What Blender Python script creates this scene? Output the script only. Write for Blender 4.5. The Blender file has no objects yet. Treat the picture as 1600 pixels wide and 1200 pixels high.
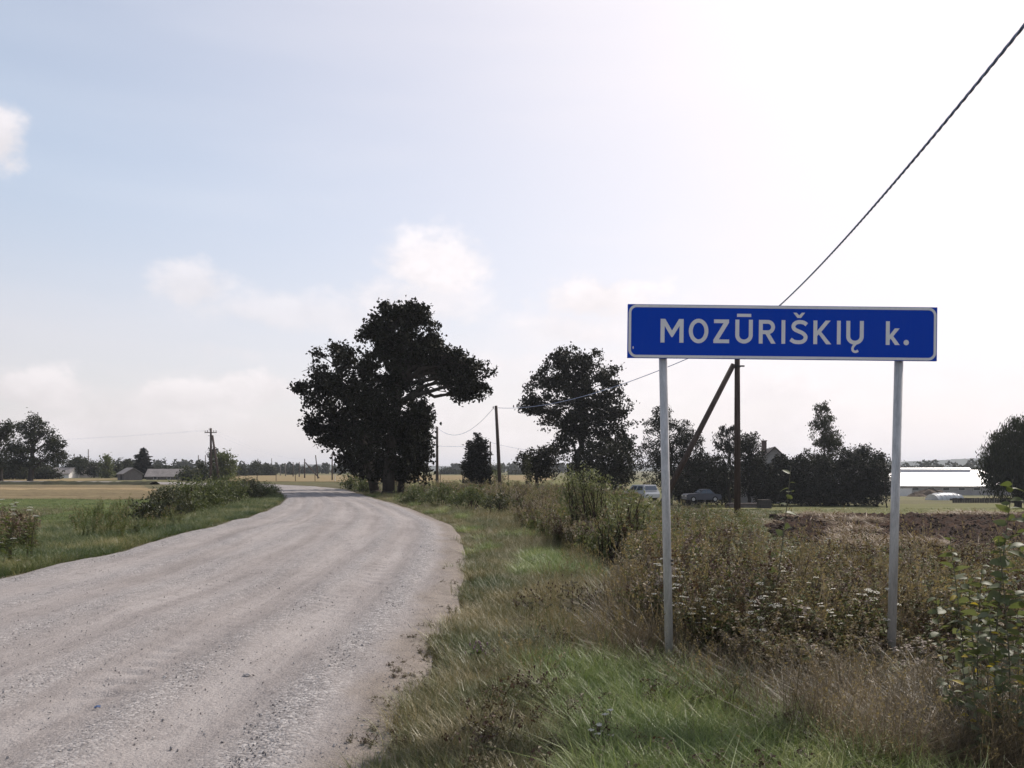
import bpy, math, random
import numpy as np
from mathutils import Vector, noise as mnoise

# ------------------------------------------------------------------ camera, sky, sun, exposure
SC = bpy.context.scene
COL = SC.collection
F, HY, CAMZ = 1246.0, 735.0, 1.6          # focal length and horizon row in photo pixels, eye height in metres
cam_d = bpy.data.cameras.new('camera')
cam_d.sensor_width = 36.0
cam_d.lens = 36.0 * F / 1600.0
cam_d.shift_y = (HY - 600.0) / 1600.0
cam_d.clip_start = 0.05
cam_d.clip_end = 20000
cam = bpy.data.objects.new('camera', cam_d)
cam.location = (0, 0, CAMZ)
cam.rotation_euler = (math.radians(90), 0, 0)
COL.objects.link(cam)
SC.camera = cam

SUN_AZ, SUN_EL = math.radians(43), math.radians(46)      # azimuth clockwise from +Y
SUND = Vector((math.sin(SUN_AZ) * math.cos(SUN_EL), math.cos(SUN_AZ) * math.cos(SUN_EL), math.sin(SUN_EL)))
sun_l = bpy.data.lights.new('sun', 'SUN')
sun_l.energy = 3.7
sun_l.angle = math.radians(1.2)
sun_l.color = (1.0, 0.92, 0.83)
sun = bpy.data.objects.new('sun', sun_l)
sun.rotation_euler = (-SUND).to_track_quat('-Z', 'Y').to_euler()
COL.objects.link(sun)

SC.view_settings.view_transform = 'Standard'
SC.view_settings.look = 'None'
SC.view_settings.exposure = 0.22
SC.view_settings.gamma = 1.0
SC.view_settings.use_curve_mapping = False
SC.render.engine = "CYCLES"
SC.cycles.use_denoising = True
SC.cycles.max_bounces = 4
SC.cycles.diffuse_bounces = 2
SC.cycles.transmission_bounces = 3
SC.cycles.volume_bounces = 0
SC.cycles.caustics_reflective = False
SC.cycles.caustics_refractive = False
SC.cycles.adaptive_threshold = 0.02


class NT:
    """small helper for writing node trees"""
    def __init__(s, tree):
        s.t = tree

    def n(s, typ, **kw):
        nd = s.t.nodes.new(typ)
        for k, v in kw.items():
            setattr(nd, k, v)
        return nd

    def put(s, sock, v):
        if isinstance(v, bpy.types.NodeSocket):
            s.t.links.new(v, sock)
        elif v is not None:
            if hasattr(sock.default_value, '__len__') and not hasattr(v, '__len__'):
                v = (v,) * len(sock.default_value)
            elif hasattr(v, '__len__') and len(v) == 3 and len(sock.default_value) == 4:
                v = (*v, 1.0)
            sock.default_value = v

    def m(s, op, a, b=None, c=None, clamp=False):
        nd = s.n('ShaderNodeMath', operation=op, use_clamp=clamp)
        for i, v in enumerate((a, b, c)):
            if v is not None:
                s.put(nd.inputs[i], v)
        return nd.outputs[0]

    def vm(s, op, a, b=None):
        nd = s.n('ShaderNodeVectorMath', operation=op)
        s.put(nd.inputs[0], a)
        if b is not None:
            s.put(nd.inputs[1], b)
        return nd.outputs['Value'] if op in ('DOT_PRODUCT', 'LENGTH', 'DISTANCE') else nd.outputs[0]

    def mix(s, f, a, b, blend='MIX'):
        nd = s.n('ShaderNodeMix', data_type='RGBA', blend_type=blend)
        s.put(nd.inputs[0], f)
        s.put(nd.inputs[6], a)
        s.put(nd.inputs[7], b)
        return nd.outputs[2]

    def smooth(s, v, lo, hi, to0=0.0, to1=1.0):
        nd = s.n('ShaderNodeMapRange', interpolation_type='SMOOTHSTEP')
        for i, x in enumerate((v, lo, hi, to0, to1)):
            s.put(nd.inputs[i], x)
        return nd.outputs[0]

    def noise(s, vec, scale, detail=4, rough=0.5):
        nd = s.n('ShaderNodeTexNoise')
        if vec is not None:
            s.put(nd.inputs['Vector'], vec)
        s.put(nd.inputs['Scale'], scale)
        s.put(nd.inputs['Detail'], detail)
        s.put(nd.inputs['Roughness'], rough)
        return nd.outputs['Fac']

    def ramp(s, f, stops):
        nd = s.n('ShaderNodeValToRGB')
        s.put(nd.inputs[0], f)
        e = nd.color_ramp.elements
        while len(e) < len(stops):
            e.new(0.5)
        for el, (p, c) in zip(e, stops):
            el.position = p
            el.color = (*c, 1)
        return nd.outputs[0]


# ---- world: clear-air sky behind a thin bright veil and small cumulus
world = bpy.data.worlds.new('World')
SC.world = world
world.use_nodes = True
wt = world.node_tree
world.cycles.sampling_method = 'MANUAL'
world.cycles.sample_map_resolution = 256
wt.nodes.clear()
W = NT(wt)
sky = W.n('ShaderNodeTexSky', sky_type='NISHITA', sun_disc=False, sun_elevation=SUN_EL, sun_rotation=SUN_AZ,
          air_density=1.0, dust_density=1.5, ozone_density=1.2)
SKY_STRENGTH = 0.12
# cumulus heads: bearing and height as seen from the road (photo position), size, cover, softness
CLOUDS = ((676, 412, 92, 58, .8, .8), (640, 470, 150, 50, .6, .9), (930, 465, 110, 44, .8, .7), (300, 445, 62, 40, .55, .7), (-14, 205, 48, 48, .8, .7),
          (400, 608, 90, 32, .7, .6), (280, 616, 70, 26, .7, .6), (50, 612, 95, 34, .7, .6), (480, 490, 230, 40, .45, .9))
gen = W.n('ShaderNodeTexCoord').outputs['Generated']
sep = W.n('ShaderNodeSeparateXYZ')
W.put(sep.inputs[0], gen)
gz = sep.outputs[2]
skyc = W.vm('SCALE', sky.outputs[0])
skyc.node.inputs['Scale'].default_value = SKY_STRENGTH
# thin high cloud scatters sunlight forward: brighter towards the sun, denser towards the horizon
ph = W.m('MULTIPLY_ADD', W.vm('DOT_PRODUCT', gen, tuple(SUND)), .5, .5)
ph2 = W.m('MULTIPLY', ph, ph)
glow = W.m('POWER', ph, 12.0)
hor = W.m('EXPONENT', W.m('MULTIPLY', W.m('MAXIMUM', gz, 0.0), -2.5))
wisp = W.noise(W.vm('MULTIPLY', gen, (1.2, 1.2, 7.0)), 2.0, 3, 0.5)
veil = W.m('MULTIPLY_ADD', hor, .72, W.m('MULTIPLY', glow, 1.0))
veil = W.m('ADD', veil, W.smooth(wisp, 0.36, 0.80, 0.12, 0.21), clamp=True)
veil_l = W.m('MULTIPLY_ADD', ph2, .40, .62)
veilc = W.vm('SCALE', W.mix(W.m('MULTIPLY', W.smooth(gz, .10, .36), W.smooth(ph, .62, .92, 1.0, .0)), (1.0, 0.92, 0.925), (.84, .94, 1.06)))
W.put(veilc.node.inputs['Scale'], veil_l)
col = W.mix(veil, skyc, veilc)
fb = W.noise(W.vm('MULTIPLY', gen, (1.0, 1.0, 1.4)), 11.0, 5, 0.6)
fb2 = W.noise(W.vm('MULTIPLY', gen, (1.0, 1.0, 2.6)), 4.5, 3, 0.55)
# broken bank of cloud low round the whole horizon, and single cumulus heads
bk = W.m('ADD', fb2, W.smooth(gz, 0.04, 0.34, 0.08, -0.42))
al = W.m('MULTIPLY', W.smooth(W.m('MULTIPLY_ADD', W.m('SUBTRACT', fb, .5), .35, bk), .42, .70), .72)
shade = W.m('MULTIPLY_ADD', W.m('SUBTRACT', fb, .5), 1.6, .5)
fbo = W.m('MULTIPLY_ADD', W.m('SUBTRACT', fb, .5), 2.4, 1.08)
for px, py, rx, ry, amount, soft in CLOUDS:
    d = Vector(((px - 800) / F, 1.0, (HY - py) / F)).normalized()
    mp = W.n('ShaderNodeMapping', vector_type='TEXTURE')
    W.put(mp.inputs['Vector'], gen)
    mp.inputs['Location'].default_value = d
    mp.inputs['Rotation'].default_value = (math.asin(d.z), 0, -math.atan2(d.x, d.y))
    mp.inputs['Scale'].default_value = (rx / F, .2, ry / F)
    mk = W.m('SUBTRACT', fbo, W.vm('LENGTH', mp.outputs[0]))
    ac = W.m('MULTIPLY', W.smooth(mk, 0.0, soft), amount)
    sp = W.n('ShaderNodeSeparateXYZ'); W.put(sp.inputs[0], mp.outputs[0])
    shade = W.m('MULTIPLY_ADD', W.m('MULTIPLY', ac, sp.outputs[2]), .45, shade)
    al = W.m('MAXIMUM', al, ac)
cl = W.vm('SCALE', (1.0, 0.935, 0.94))
W.put(cl.node.inputs['Scale'], W.m('MULTIPLY_ADD', ph2, .32, W.smooth(shade, .05, .95, .56, .76)))
col = W.mix(al, col, cl)
bg = W.n('ShaderNodeBackground')
W.put(bg.inputs['Color'], col)
bg.inputs['Strength'].default_value = 1.0
wo = W.n('ShaderNodeOutputWorld')
wt.links.new(bg.outputs[0], wo.inputs['Surface'])


# ------------------------------------------------------------------ helpers
def at(px, py, Y):
    return Vector(((px - 800) / F * Y, Y, CAMZ - (py - HY) / F * Y))


def sstep(a, b, x):
    t = np.clip((np.asarray(x, float) - a) / (b - a), 0, 1)
    return t * t * (3 - 2 * t)


def bump2(x, y):
    return (np.sin(x * .9 + 1.3 * np.sin(y * .7)) + np.sin(y * 1.1 + 1.7 * np.sin(x * .6 + 2)) + .6 * np.sin(x * 2.3 + y * 1.9)) / 2.6


# road edges traced on the flat ground: (left x, left y, right x, right y)
ROAD = np.array([
    (-7.4, -30, -0.5, -30), (-7.5, -12, -0.55, -12), (-7.55, 0, -.62, 0), (-7.5, 6, -.64, 5.5), (-7.5, 11.7, -.64, 9), (-7.6, 14.5, -.72, 12.1),
    (-8.05, 18.1, -.95, 16), (-8.5, 22.5, -1.45, 21), (-9.2, 28.5, -2.2, 25), (-10.8, 37, -4.3, 33.2), (-13.4, 47, -7.5, 44.3),
    (-17.2, 58, -11.2, 57), (-21.5, 68, -15.0, 69), (-28.0, 78.5, -22, 82), (-37, 88, -31.5, 94), (-52, 99, -48, 106), (-75, 110, -72, 117.5),
    (-110, 122, -108, 130)], float)


def crom(P, n):
    """dense Catmull-Rom through the rows of P, n steps for each span"""
    P = np.vstack([2 * P[0] - P[1], P, 2 * P[-1] - P[-2]])
    out = []
    for i in range(1, len(P) - 2):
        for t in np.linspace(0, 1, n, endpoint=False):
            a, b, c, d = P[i - 1], P[i], P[i + 1], P[i + 2]
            out.append(.5 * ((2 * b) + (c - a) * t + (2 * a - 5 * b + 4 * c - d) * t * t + (3 * b - a - 3 * c + d) * t ** 3))
    out.append(P[-2])
    return np.array(out)


RD = crom(ROAD, 24)
RC = (RD[:, :2] + RD[:, 2:]) / 2


def road_side(x, y):
    """signed distance from road edge: <0 on the road, sign s = -1 left verge, +1 right verge"""
    x = np.atleast_1d(np.asarray(x, float)); y = np.atleast_1d(np.asarray(y, float))
    dist = np.empty(len(x)); side = np.empty(len(x))
    for k in range(0, len(x), 4000):
        sl = slice(k, k + 4000)
        d2 = (x[sl, None] - RC[None, :, 0]) ** 2 + (y[sl, None] - RC[None, :, 1]) ** 2
        i = d2.argmin(1)
        ac = RD[i, 2:] - RD[i, :2]
        w = np.linalg.norm(ac, axis=1)
        u = ((x[sl] - RD[i, 0]) * ac[:, 0] + (y[sl] - RD[i, 1]) * ac[:, 1]) / w
        dist[sl] = np.maximum(-u, u - w)
        side[sl] = np.where(u > w / 2, 1, -1)
    return dist, side


def hgt(x, y):
    x = np.asarray(x, float); y = np.asarray(y, float)
    yy = np.maximum(y, 1)
    m = sstep(.06, .22, x / yy) * sstep(22, 92, y)
    z = -2.45 * m
    m2 = sstep(.12, .3, x / yy) * sstep(95, 240, y)
    z = z - 2.9 * m2 + 0 * y
    far = sstep(300, 1400, np.hypot(x, y))
    z = z * (1 - far)
    return z + .035 * bump2(x, y) * (1 - sstep(60, 150, np.hypot(x, y)))


def hz(x, y):
    return float(hgt(x, y))


def new_mesh(name, V, Fc, mats=(), mi=None, smooth=False):
    me = bpy.data.meshes.new(name)
    V = np.asarray(V, np.float32)
    if isinstance(Fc, np.ndarray) and Fc.ndim == 2:
        me.vertices.add(len(V)); me.vertices.foreach_set('co', V.ravel())
        m, k = Fc.shape
        me.loops.add(m * k); me.loops.foreach_set('vertex_index', Fc.astype(np.int32).ravel())
        me.polygons.add(m)
        me.polygons.foreach_set('loop_start', np.arange(0, m * k, k, dtype=np.int32))
        me.polygons.foreach_set('loop_total', np.full(m, k, np.int32))
        if mi is not None:
            me.polygons.foreach_set('material_index', np.asarray(mi, np.int32))
        me.update(calc_edges=True)
    else:
        me.from_pydata([tuple(map(float, v)) for v in V], [], Fc)
        if mi is not None:
            me.polygons.foreach_set('material_index', np.asarray(mi, np.int32))
        me.update()
    for mt in mats:
        me.materials.append(mt)
    if smooth:
        me.polygons.foreach_set('use_smooth', np.ones(len(me.polygons), bool))
    return me


class MB:
    """collects shapes of one piece into one mesh"""
    def __init__(s):
        s.v, s.f, s.mi = [], [], []

    def add(s, V, Fc, mi=0):
        o = len(s.v)
        s.v += [tuple(map(float, p)) for p in V]
        s.f += [tuple(int(i) + o for i in f) for f in Fc]
        s.mi += [mi] * len(Fc)

    def box(s, c, d, mi=0, rz=0.0):
        x, y, z = (q / 2 for q in d)
        cs, sn = math.cos(rz), math.sin(rz)
        V = []
        for k in (-z, z):
            for a, b in ((-x, -y), (x, -y), (x, y), (-x, y)):
                V.append((c[0] + a * cs - b * sn, c[1] + a * sn + b * cs, c[2] + k))
        s.add(V, [(0, 3, 2, 1), (4, 5, 6, 7), (0, 1, 5, 4), (1, 2, 6, 5), (2, 3, 7, 6), (3, 0, 4, 7)], mi)
        return s

    def tube(s, P, R, n=6, mi=0, cap=True):
        P = [Vector(p) for p in P]
        if not hasattr(R, '__len__'):
            R = [R] * len(P)
        V = []
        ref = None
        for i, p in enumerate(P):
            t = (P[min(i + 1, len(P) - 1)] - P[max(i - 1, 0)])
            t = t.normalized() if t.length > 1e-9 else Vector((0, 0, 1))
            if ref is None:
                ref = Vector((1, 0, 0)) if abs(t.x) < .8 else Vector((0, 1, 0))
            a = (ref - t * ref.dot(t)).normalized()
            ref = a
            b = t.cross(a)
            for k in range(n):
                q = 2 * math.pi * k / n
                V.append(p + (a * math.cos(q) + b * math.sin(q)) * R[i])
        Fc = []
        for i in range(len(P) - 1):
            for k in range(n):
                k2 = (k + 1) % n
                Fc.append((i * n + k, i * n + k2, (i + 1) * n + k2, (i + 1) * n + k))
        if cap:
            Fc.append(tuple(range(n))[::-1])
            Fc.append(tuple(range((len(P) - 1) * n, len(P) * n)))
        s.add(V, Fc, mi)
        return s

    def prism(s, pts, y0, y1, mi=0):
        """outline pts (x,z) extruded from y0 to y1"""
        n = len(pts)
        V = [(x, y0, z) for x, z in pts] + [(x, y1, z) for x, z in pts]
        Fc = [tuple(range(n)), tuple(range(n, 2 * n))[::-1]] + [(i, i + n, (i + 1) % n + n, (i + 1) % n) for i in range(n)]
        s.add(V, Fc, mi)
        return s

    def mesh(s, name, mats, smooth=False):
        if not hasattr(mats, '__len__'):
            mats = (mats,)
        return new_mesh(name, s.v, s.f, mats, s.mi, smooth)


def link(name, me, parent=None, loc=None, rz=0.0):
    o = bpy.data.objects.new(name, me)
    COL.objects.link(o)
    if loc is not None:
        o.location = loc
    o.rotation_euler = (0, 0, rz)
    o.parent = parent
    return o


def tag(o, label=None, cat=None, group=None, kind=None):
    for k, v in (('label', label), ('category', cat), ('group', group), ('kind', kind)):
        if v:
            o[k] = v
    return o


def thing(name, label, cat, loc=(0, 0, 0), rz=0.0, group=None):
    return tag(link(name, None, None, loc, rz), label, cat, group)


# ------------------------------------------------------------------ materials
def new_mat(name):
    m = bpy.data.materials.new(name)
    m.use_nodes = True
    m.node_tree.nodes.clear()
    return m, NT(m.node_tree)


def out(N, sh):
    o = N.n('ShaderNodeOutputMaterial')
    N.t.links.new(sh, o.inputs['Surface'])


def pbr(N, colr, rough=.8, spec=.3, bump=None, metal=0.0, bstr=.5, bdist=.01):
    b = N.n('ShaderNodeBsdfPrincipled')
    N.put(b.inputs['Base Color'], colr)
    N.put(b.inputs['Roughness'], rough)
    N.put(b.inputs['Specular IOR Level'], spec)
    N.put(b.inputs['Metallic'], metal)
    if bump is not None:
        bn = N.n('ShaderNodeBump')
        bn.inputs['Strength'].default_value = bstr
        bn.inputs['Distance'].default_value = bdist
        N.put(bn.inputs['Height'], bump)
        N.t.links.new(bn.outputs[0], b.inputs['Normal'])
    return b.outputs[0]


def mat_plain(name, c, rough=.8, var=.18, scale=3.0, spec=.3, metal=0.0, bstr=.2, stretch=(1, 1, 1), bdist=.01):
    m, N = new_mat(name)
    tc = N.vm('MULTIPLY', N.n('ShaderNodeTexCoord').outputs['Object'], stretch)
    a = N.noise(tc, scale, 6, .6)
    b = N.noise(tc, scale * 7, 4, .6)
    f = N.m('ADD', N.m('MULTIPLY', a, .6), N.m('MULTIPLY', b, .4))
    lo = tuple(x * (1 - 2 * var) for x in c)
    hi = tuple(min(1, x * (1 + 1.6 * var)) for x in c)
    colr = N.ramp(f, [(.32, lo), (.68, hi)])
    out(N, pbr(N, colr, rough, spec, f, metal, bstr, bdist))
    return m


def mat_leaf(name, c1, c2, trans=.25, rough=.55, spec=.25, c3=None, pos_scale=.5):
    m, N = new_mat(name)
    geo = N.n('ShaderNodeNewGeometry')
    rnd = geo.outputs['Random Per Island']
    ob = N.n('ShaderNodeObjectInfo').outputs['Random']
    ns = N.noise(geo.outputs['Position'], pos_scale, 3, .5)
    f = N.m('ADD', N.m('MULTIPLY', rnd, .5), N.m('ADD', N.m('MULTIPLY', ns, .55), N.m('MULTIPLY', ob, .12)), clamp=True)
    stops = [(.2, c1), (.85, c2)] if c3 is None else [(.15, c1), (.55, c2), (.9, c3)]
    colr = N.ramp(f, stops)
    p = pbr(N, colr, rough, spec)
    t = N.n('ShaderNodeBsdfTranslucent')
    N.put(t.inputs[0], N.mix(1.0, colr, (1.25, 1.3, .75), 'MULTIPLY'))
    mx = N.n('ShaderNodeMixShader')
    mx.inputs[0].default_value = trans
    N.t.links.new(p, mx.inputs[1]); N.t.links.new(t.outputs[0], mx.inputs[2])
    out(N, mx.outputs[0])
    return m


def mat_grass(name, stops, trans=.3, scale=.8, wr=.35, wn=.9):
    """blade colour from patches over the ground plus a random share for each blade"""
    m, N = new_mat(name)
    geo = N.n('ShaderNodeNewGeometry')
    rnd = geo.outputs['Random Per Island']
    ob = N.n('ShaderNodeObjectInfo').outputs['Random']
    pos = N.vm('MULTIPLY', geo.outputs['Position'], (1, 1, .2))
    ns = N.noise(pos, scale, 4, .55)
    f = N.m('MULTIPLY', N.m('SUBTRACT', ns, .5), wn * 1.8)
    f = N.m('ADD', N.m('ADD', f, .5), N.m('MULTIPLY', N.m('SUBTRACT', N.m('ADD', N.m('MULTIPLY', rnd, .6), N.m('MULTIPLY', ob, .4)), .5), wr * 2), clamp=True)
    colr = N.ramp(f, stops)
    p = pbr(N, colr, .42, .4)
    t = N.n('ShaderNodeBsdfTranslucent')
    N.put(t.inputs[0], colr)
    mx = N.n('ShaderNodeMixShader')
    mx.inputs[0].default_value = trans
    N.t.links.new(p, mx.inputs[1]); N.t.links.new(t.outputs[0], mx.inputs[2])
    out(N, mx.outputs[0])
    return m


M = {}
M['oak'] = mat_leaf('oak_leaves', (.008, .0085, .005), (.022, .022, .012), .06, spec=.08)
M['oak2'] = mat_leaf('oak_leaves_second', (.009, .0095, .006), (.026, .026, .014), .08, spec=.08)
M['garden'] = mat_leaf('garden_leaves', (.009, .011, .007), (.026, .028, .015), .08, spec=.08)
M['conifer'] = mat_leaf('conifer_needles', (.009, .010, .007), (.022, .023, .014), .05, spec=.08)
M['birch'] = mat_leaf('birch_leaves', (.020, .022, .012), (.05, .052, .028), .2, spec=.1)
M['far'] = mat_leaf('far_leaves', (.016, .020, .010), (.045, .050, .026), .18, spec=.1, pos_scale=.15)
M['farlight'] = mat_leaf('far_light_leaves', (.06, .075, .025), (.11, .12, .045), .3, pos_scale=.15)
M['bush'] = mat_leaf('bush_leaves', (0.031, 0.039, 0.018), (0.089, 0.107, 0.048), .3, c3=(0.156, 0.166, 0.089), pos_scale=.9)
M['bushdark'] = mat_leaf('dark_bush_leaves', (.022, .026, .016), (.055, .060, .034), .22, c3=(.10, .095, .06), pos_scale=.9)
M['willow'] = mat_leaf('willow_leaves', (0.054, 0.062, 0.031), (0.144, 0.156, 0.077), .3, c3=(0.288, 0.288, 0.182), pos_scale=1.2)
M['sapling'] = mat_leaf('sapling_leaves', (.05, .065, .026), (.095, .115, .048), .36, rough=.5, spec=.22, c3=(.19, .195, .135))
M['yellowleaf'] = mat_leaf('yellowed_leaves', (.30, .22, .03), (.42, .32, .06), .35)
M['bark'] = mat_plain('bark', (.045, .038, .032), .95, .25, 4, .1, bstr=.6, stretch=(1, 1, .3))
M['twig'] = mat_plain('twigs', (.06, .045, .035), .9, .25, 8, .1)
M['poplarstem'] = mat_plain('sapling_bark', (.13, .12, .08), .8, .2, 12, .2)
M['polewood'] = mat_plain('pole_wood', (.085, .065, .055), .9, .3, 3, .15, bstr=.5, stretch=(9, 9, .4))
M['poleconc'] = mat_plain('grey_pole', (.20, .18, .17), .9, .2, 4, .2, stretch=(4, 4, .6))
M['iron'] = mat_plain('dark_iron', (.05, .047, .045), .6, .25, 10, .4, .6)
M['wire'] = mat_plain('cable_sheath', (.20, .26, .44), .45, .2, 10, .5)
M['porcelain'] = mat_plain('insulator_glaze', (.45, .42, .40), .3, .1, 5, .5)


# ------------------------------------------------------------------ ground
def sinh_axis(lo, hi, n, c, k):
    a, b = math.asinh((lo - c) / k), math.asinh((hi - c) / k)
    return c + k * np.sinh(np.linspace(a, b, n))


def grid_mesh(name, xs, ys, zf, mat, smooth=True):
    X, Yg = np.meshgrid(xs, ys)
    V = np.stack([X.ravel(), Yg.ravel(), zf(X.ravel(), Yg.ravel())], 1)
    nx, ny = len(xs), len(ys)
    i = np.arange(nx - 1)[None, :] + nx * np.arange(ny - 1)[:, None]
    Fc = np.stack([i, i + 1, i + 1 + nx, i + nx], -1).reshape(-1, 4)
    return new_mesh(name, V, Fc, (mat,), smooth=smooth)


def mat_ground():
    m, N = new_mat('meadow_ground')
    pos = N.n('ShaderNodeNewGeometry').outputs['Position']
    a = N.noise(pos, .35, 6, .6)
    b = N.noise(pos, 6.0, 6, .65)
    c = N.noise(N.vm('MULTIPLY', pos, (.012, .03, 1)), 1.0, 3, .5)
    near = N.ramp(a, [(.3, (.055, .060, .026)), (.5, (.085, .078, .04)), (.7, (.12, .10, .06))])
    sp = N.n('ShaderNodeSeparateXYZ'); N.put(sp.inputs[0], pos)
    far = N.ramp(c, [(.35, (.10, .115, .04)), (.5, (.19, .165, .085)), (.65, (.11, .12, .05))])
    d = N.vm('LENGTH', pos)
    colr = N.mix(N.smooth(d, 60, 150), near, far)
    colr = N.mix(N.smooth(b, .35, .7, 0, .55), colr, (.05, .042, .028))
    out(N, pbr(N, colr, .95, .1, b, bstr=.6, bdist=.05))
    return m


ground = link('ground', grid_mesh('ground', sinh_axis(-4600, 4600, 310, 0, 6), sinh_axis(-60, 4500, 330, 8, 6), hgt, mat_ground()))
tag(ground, 'grassy level farmland stretching to the horizon', 'ground', kind='structure')


# ---- gravel road
def mat_road():
    m, N = new_mat('gravel_road')
    pos = N.n('ShaderNodeNewGeometry').outputs['Position']
    u = N.n('ShaderNodeAttribute', attribute_name='u').outputs['Fac']
    v = N.n('ShaderNodeAttribute', attribute_name='v').outputs['Fac']
    loose = N.n('ShaderNodeAttribute', attribute_name='loose').outputs['Fac']
    cmb = N.n('ShaderNodeCombineXYZ')
    N.put(cmb.inputs[0], N.m('MULTIPLY', u, 9.0)); N.put(cmb.inputs[1], N.m('MULTIPLY', v, .07))
    streak = N.noise(cmb.outputs[0], 1.6, 6, .6)
    big = N.noise(pos, .7, 5, .6)
    vo = N.n('ShaderNodeTexVoronoi', feature='F1'); N.put(vo.inputs['Vector'], pos); vo.inputs['Scale'].default_value = 46
    vs = N.n('ShaderNodeSeparateColor'); N.put(vs.inputs[0], vo.outputs['Color'])
    vo2 = N.n('ShaderNodeTexVoronoi', feature='F1'); N.put(vo2.inputs['Vector'], pos); vo2.inputs['Scale'].default_value = 110
    vs2 = N.n('ShaderNodeSeparateColor'); N.put(vs2.inputs[0], vo2.outputs['Color'])
    fine = N.noise(pos, 60, 4, .7)
    base = N.ramp(N.m('ADD', N.m('MULTIPLY', streak, .75), N.m('MULTIPLY', big, .25)),
                  [(.40, (.215, .192, .182)), (.5, (.290, .262, .250)), (.60, (.355, .326, .313))])
    grav = N.ramp(vs.outputs[0], [(.0, (.15, .14, .138)), (.45, (.26, .243, .238)), (.85, (.34, .32, .312)), (1.0, (.50, .475, .46))])
    grav2 = N.ramp(vs2.outputs[0], [(.0, (.13, .115, .11)), (.6, (.24, .215, .205)), (1.0, (.38, .35, .33))])
    colr = N.mix(N.smooth(fine, .3, .7, .15, .5), base, grav2)
    colr = N.mix(N.m('MULTIPLY', loose, N.smooth(big, .25, .6, .55, .95)), colr, grav)
    sand = N.ramp(N.m('MULTIPLY_ADD', fine, .5, N.m('MULTIPLY', N.noise(pos, 5.0, 6, .7), .5)), [(.36, (.10, .082, .066)), (.48, (.19, .158, .13)), (.62, (.27, .23, .19))])
    edge = N.m('ADD', u, N.m('MULTIPLY', N.m('SUBTRACT', big, .5), .12))
    colr = N.mix(N.m('MULTIPLY', N.smooth(edge, .915, .965), .75), colr, sand)
    colr = N.mix(N.m('MULTIPLY', N.smooth(edge, .03, .008), .7), colr, sand)
    hgt_ = N.m('ADD', N.m('MULTIPLY', N.m('SUBTRACT', 1.0, vo.outputs['Distance']), N.m('ADD', .25, N.m('MULTIPLY', loose, .75))), N.m('MULTIPLY', fine, .8))
    mid = N.noise(N.vm('MULTIPLY', pos, (1.0, .6, 1)), 8.0, 5, .65)
    hgt_ = N.m('MULTIPLY_ADD', mid, 2.6, hgt_)
    colr = N.mix(N.smooth(mid, .52, .72, 0, .35), colr, (.13, .115, .11))
    out(N, pbr(N, colr, .95, .15, hgt_, bstr=.85, bdist=.014))
    return m


def loose_of(u):
    """bands of loose gravel thrown up between the wheel tracks"""
    z = np.zeros_like(u)
    for c, w, a in ((.89, .032, 1.0), (.745, .028, .75), (.60, .03, .6), (.43, .04, .65), (.27, .035, .7), (.07, .05, .9)):
        z = np.maximum(z, a * np.exp(-((u - c) / w) ** 2))
    return z


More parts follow.
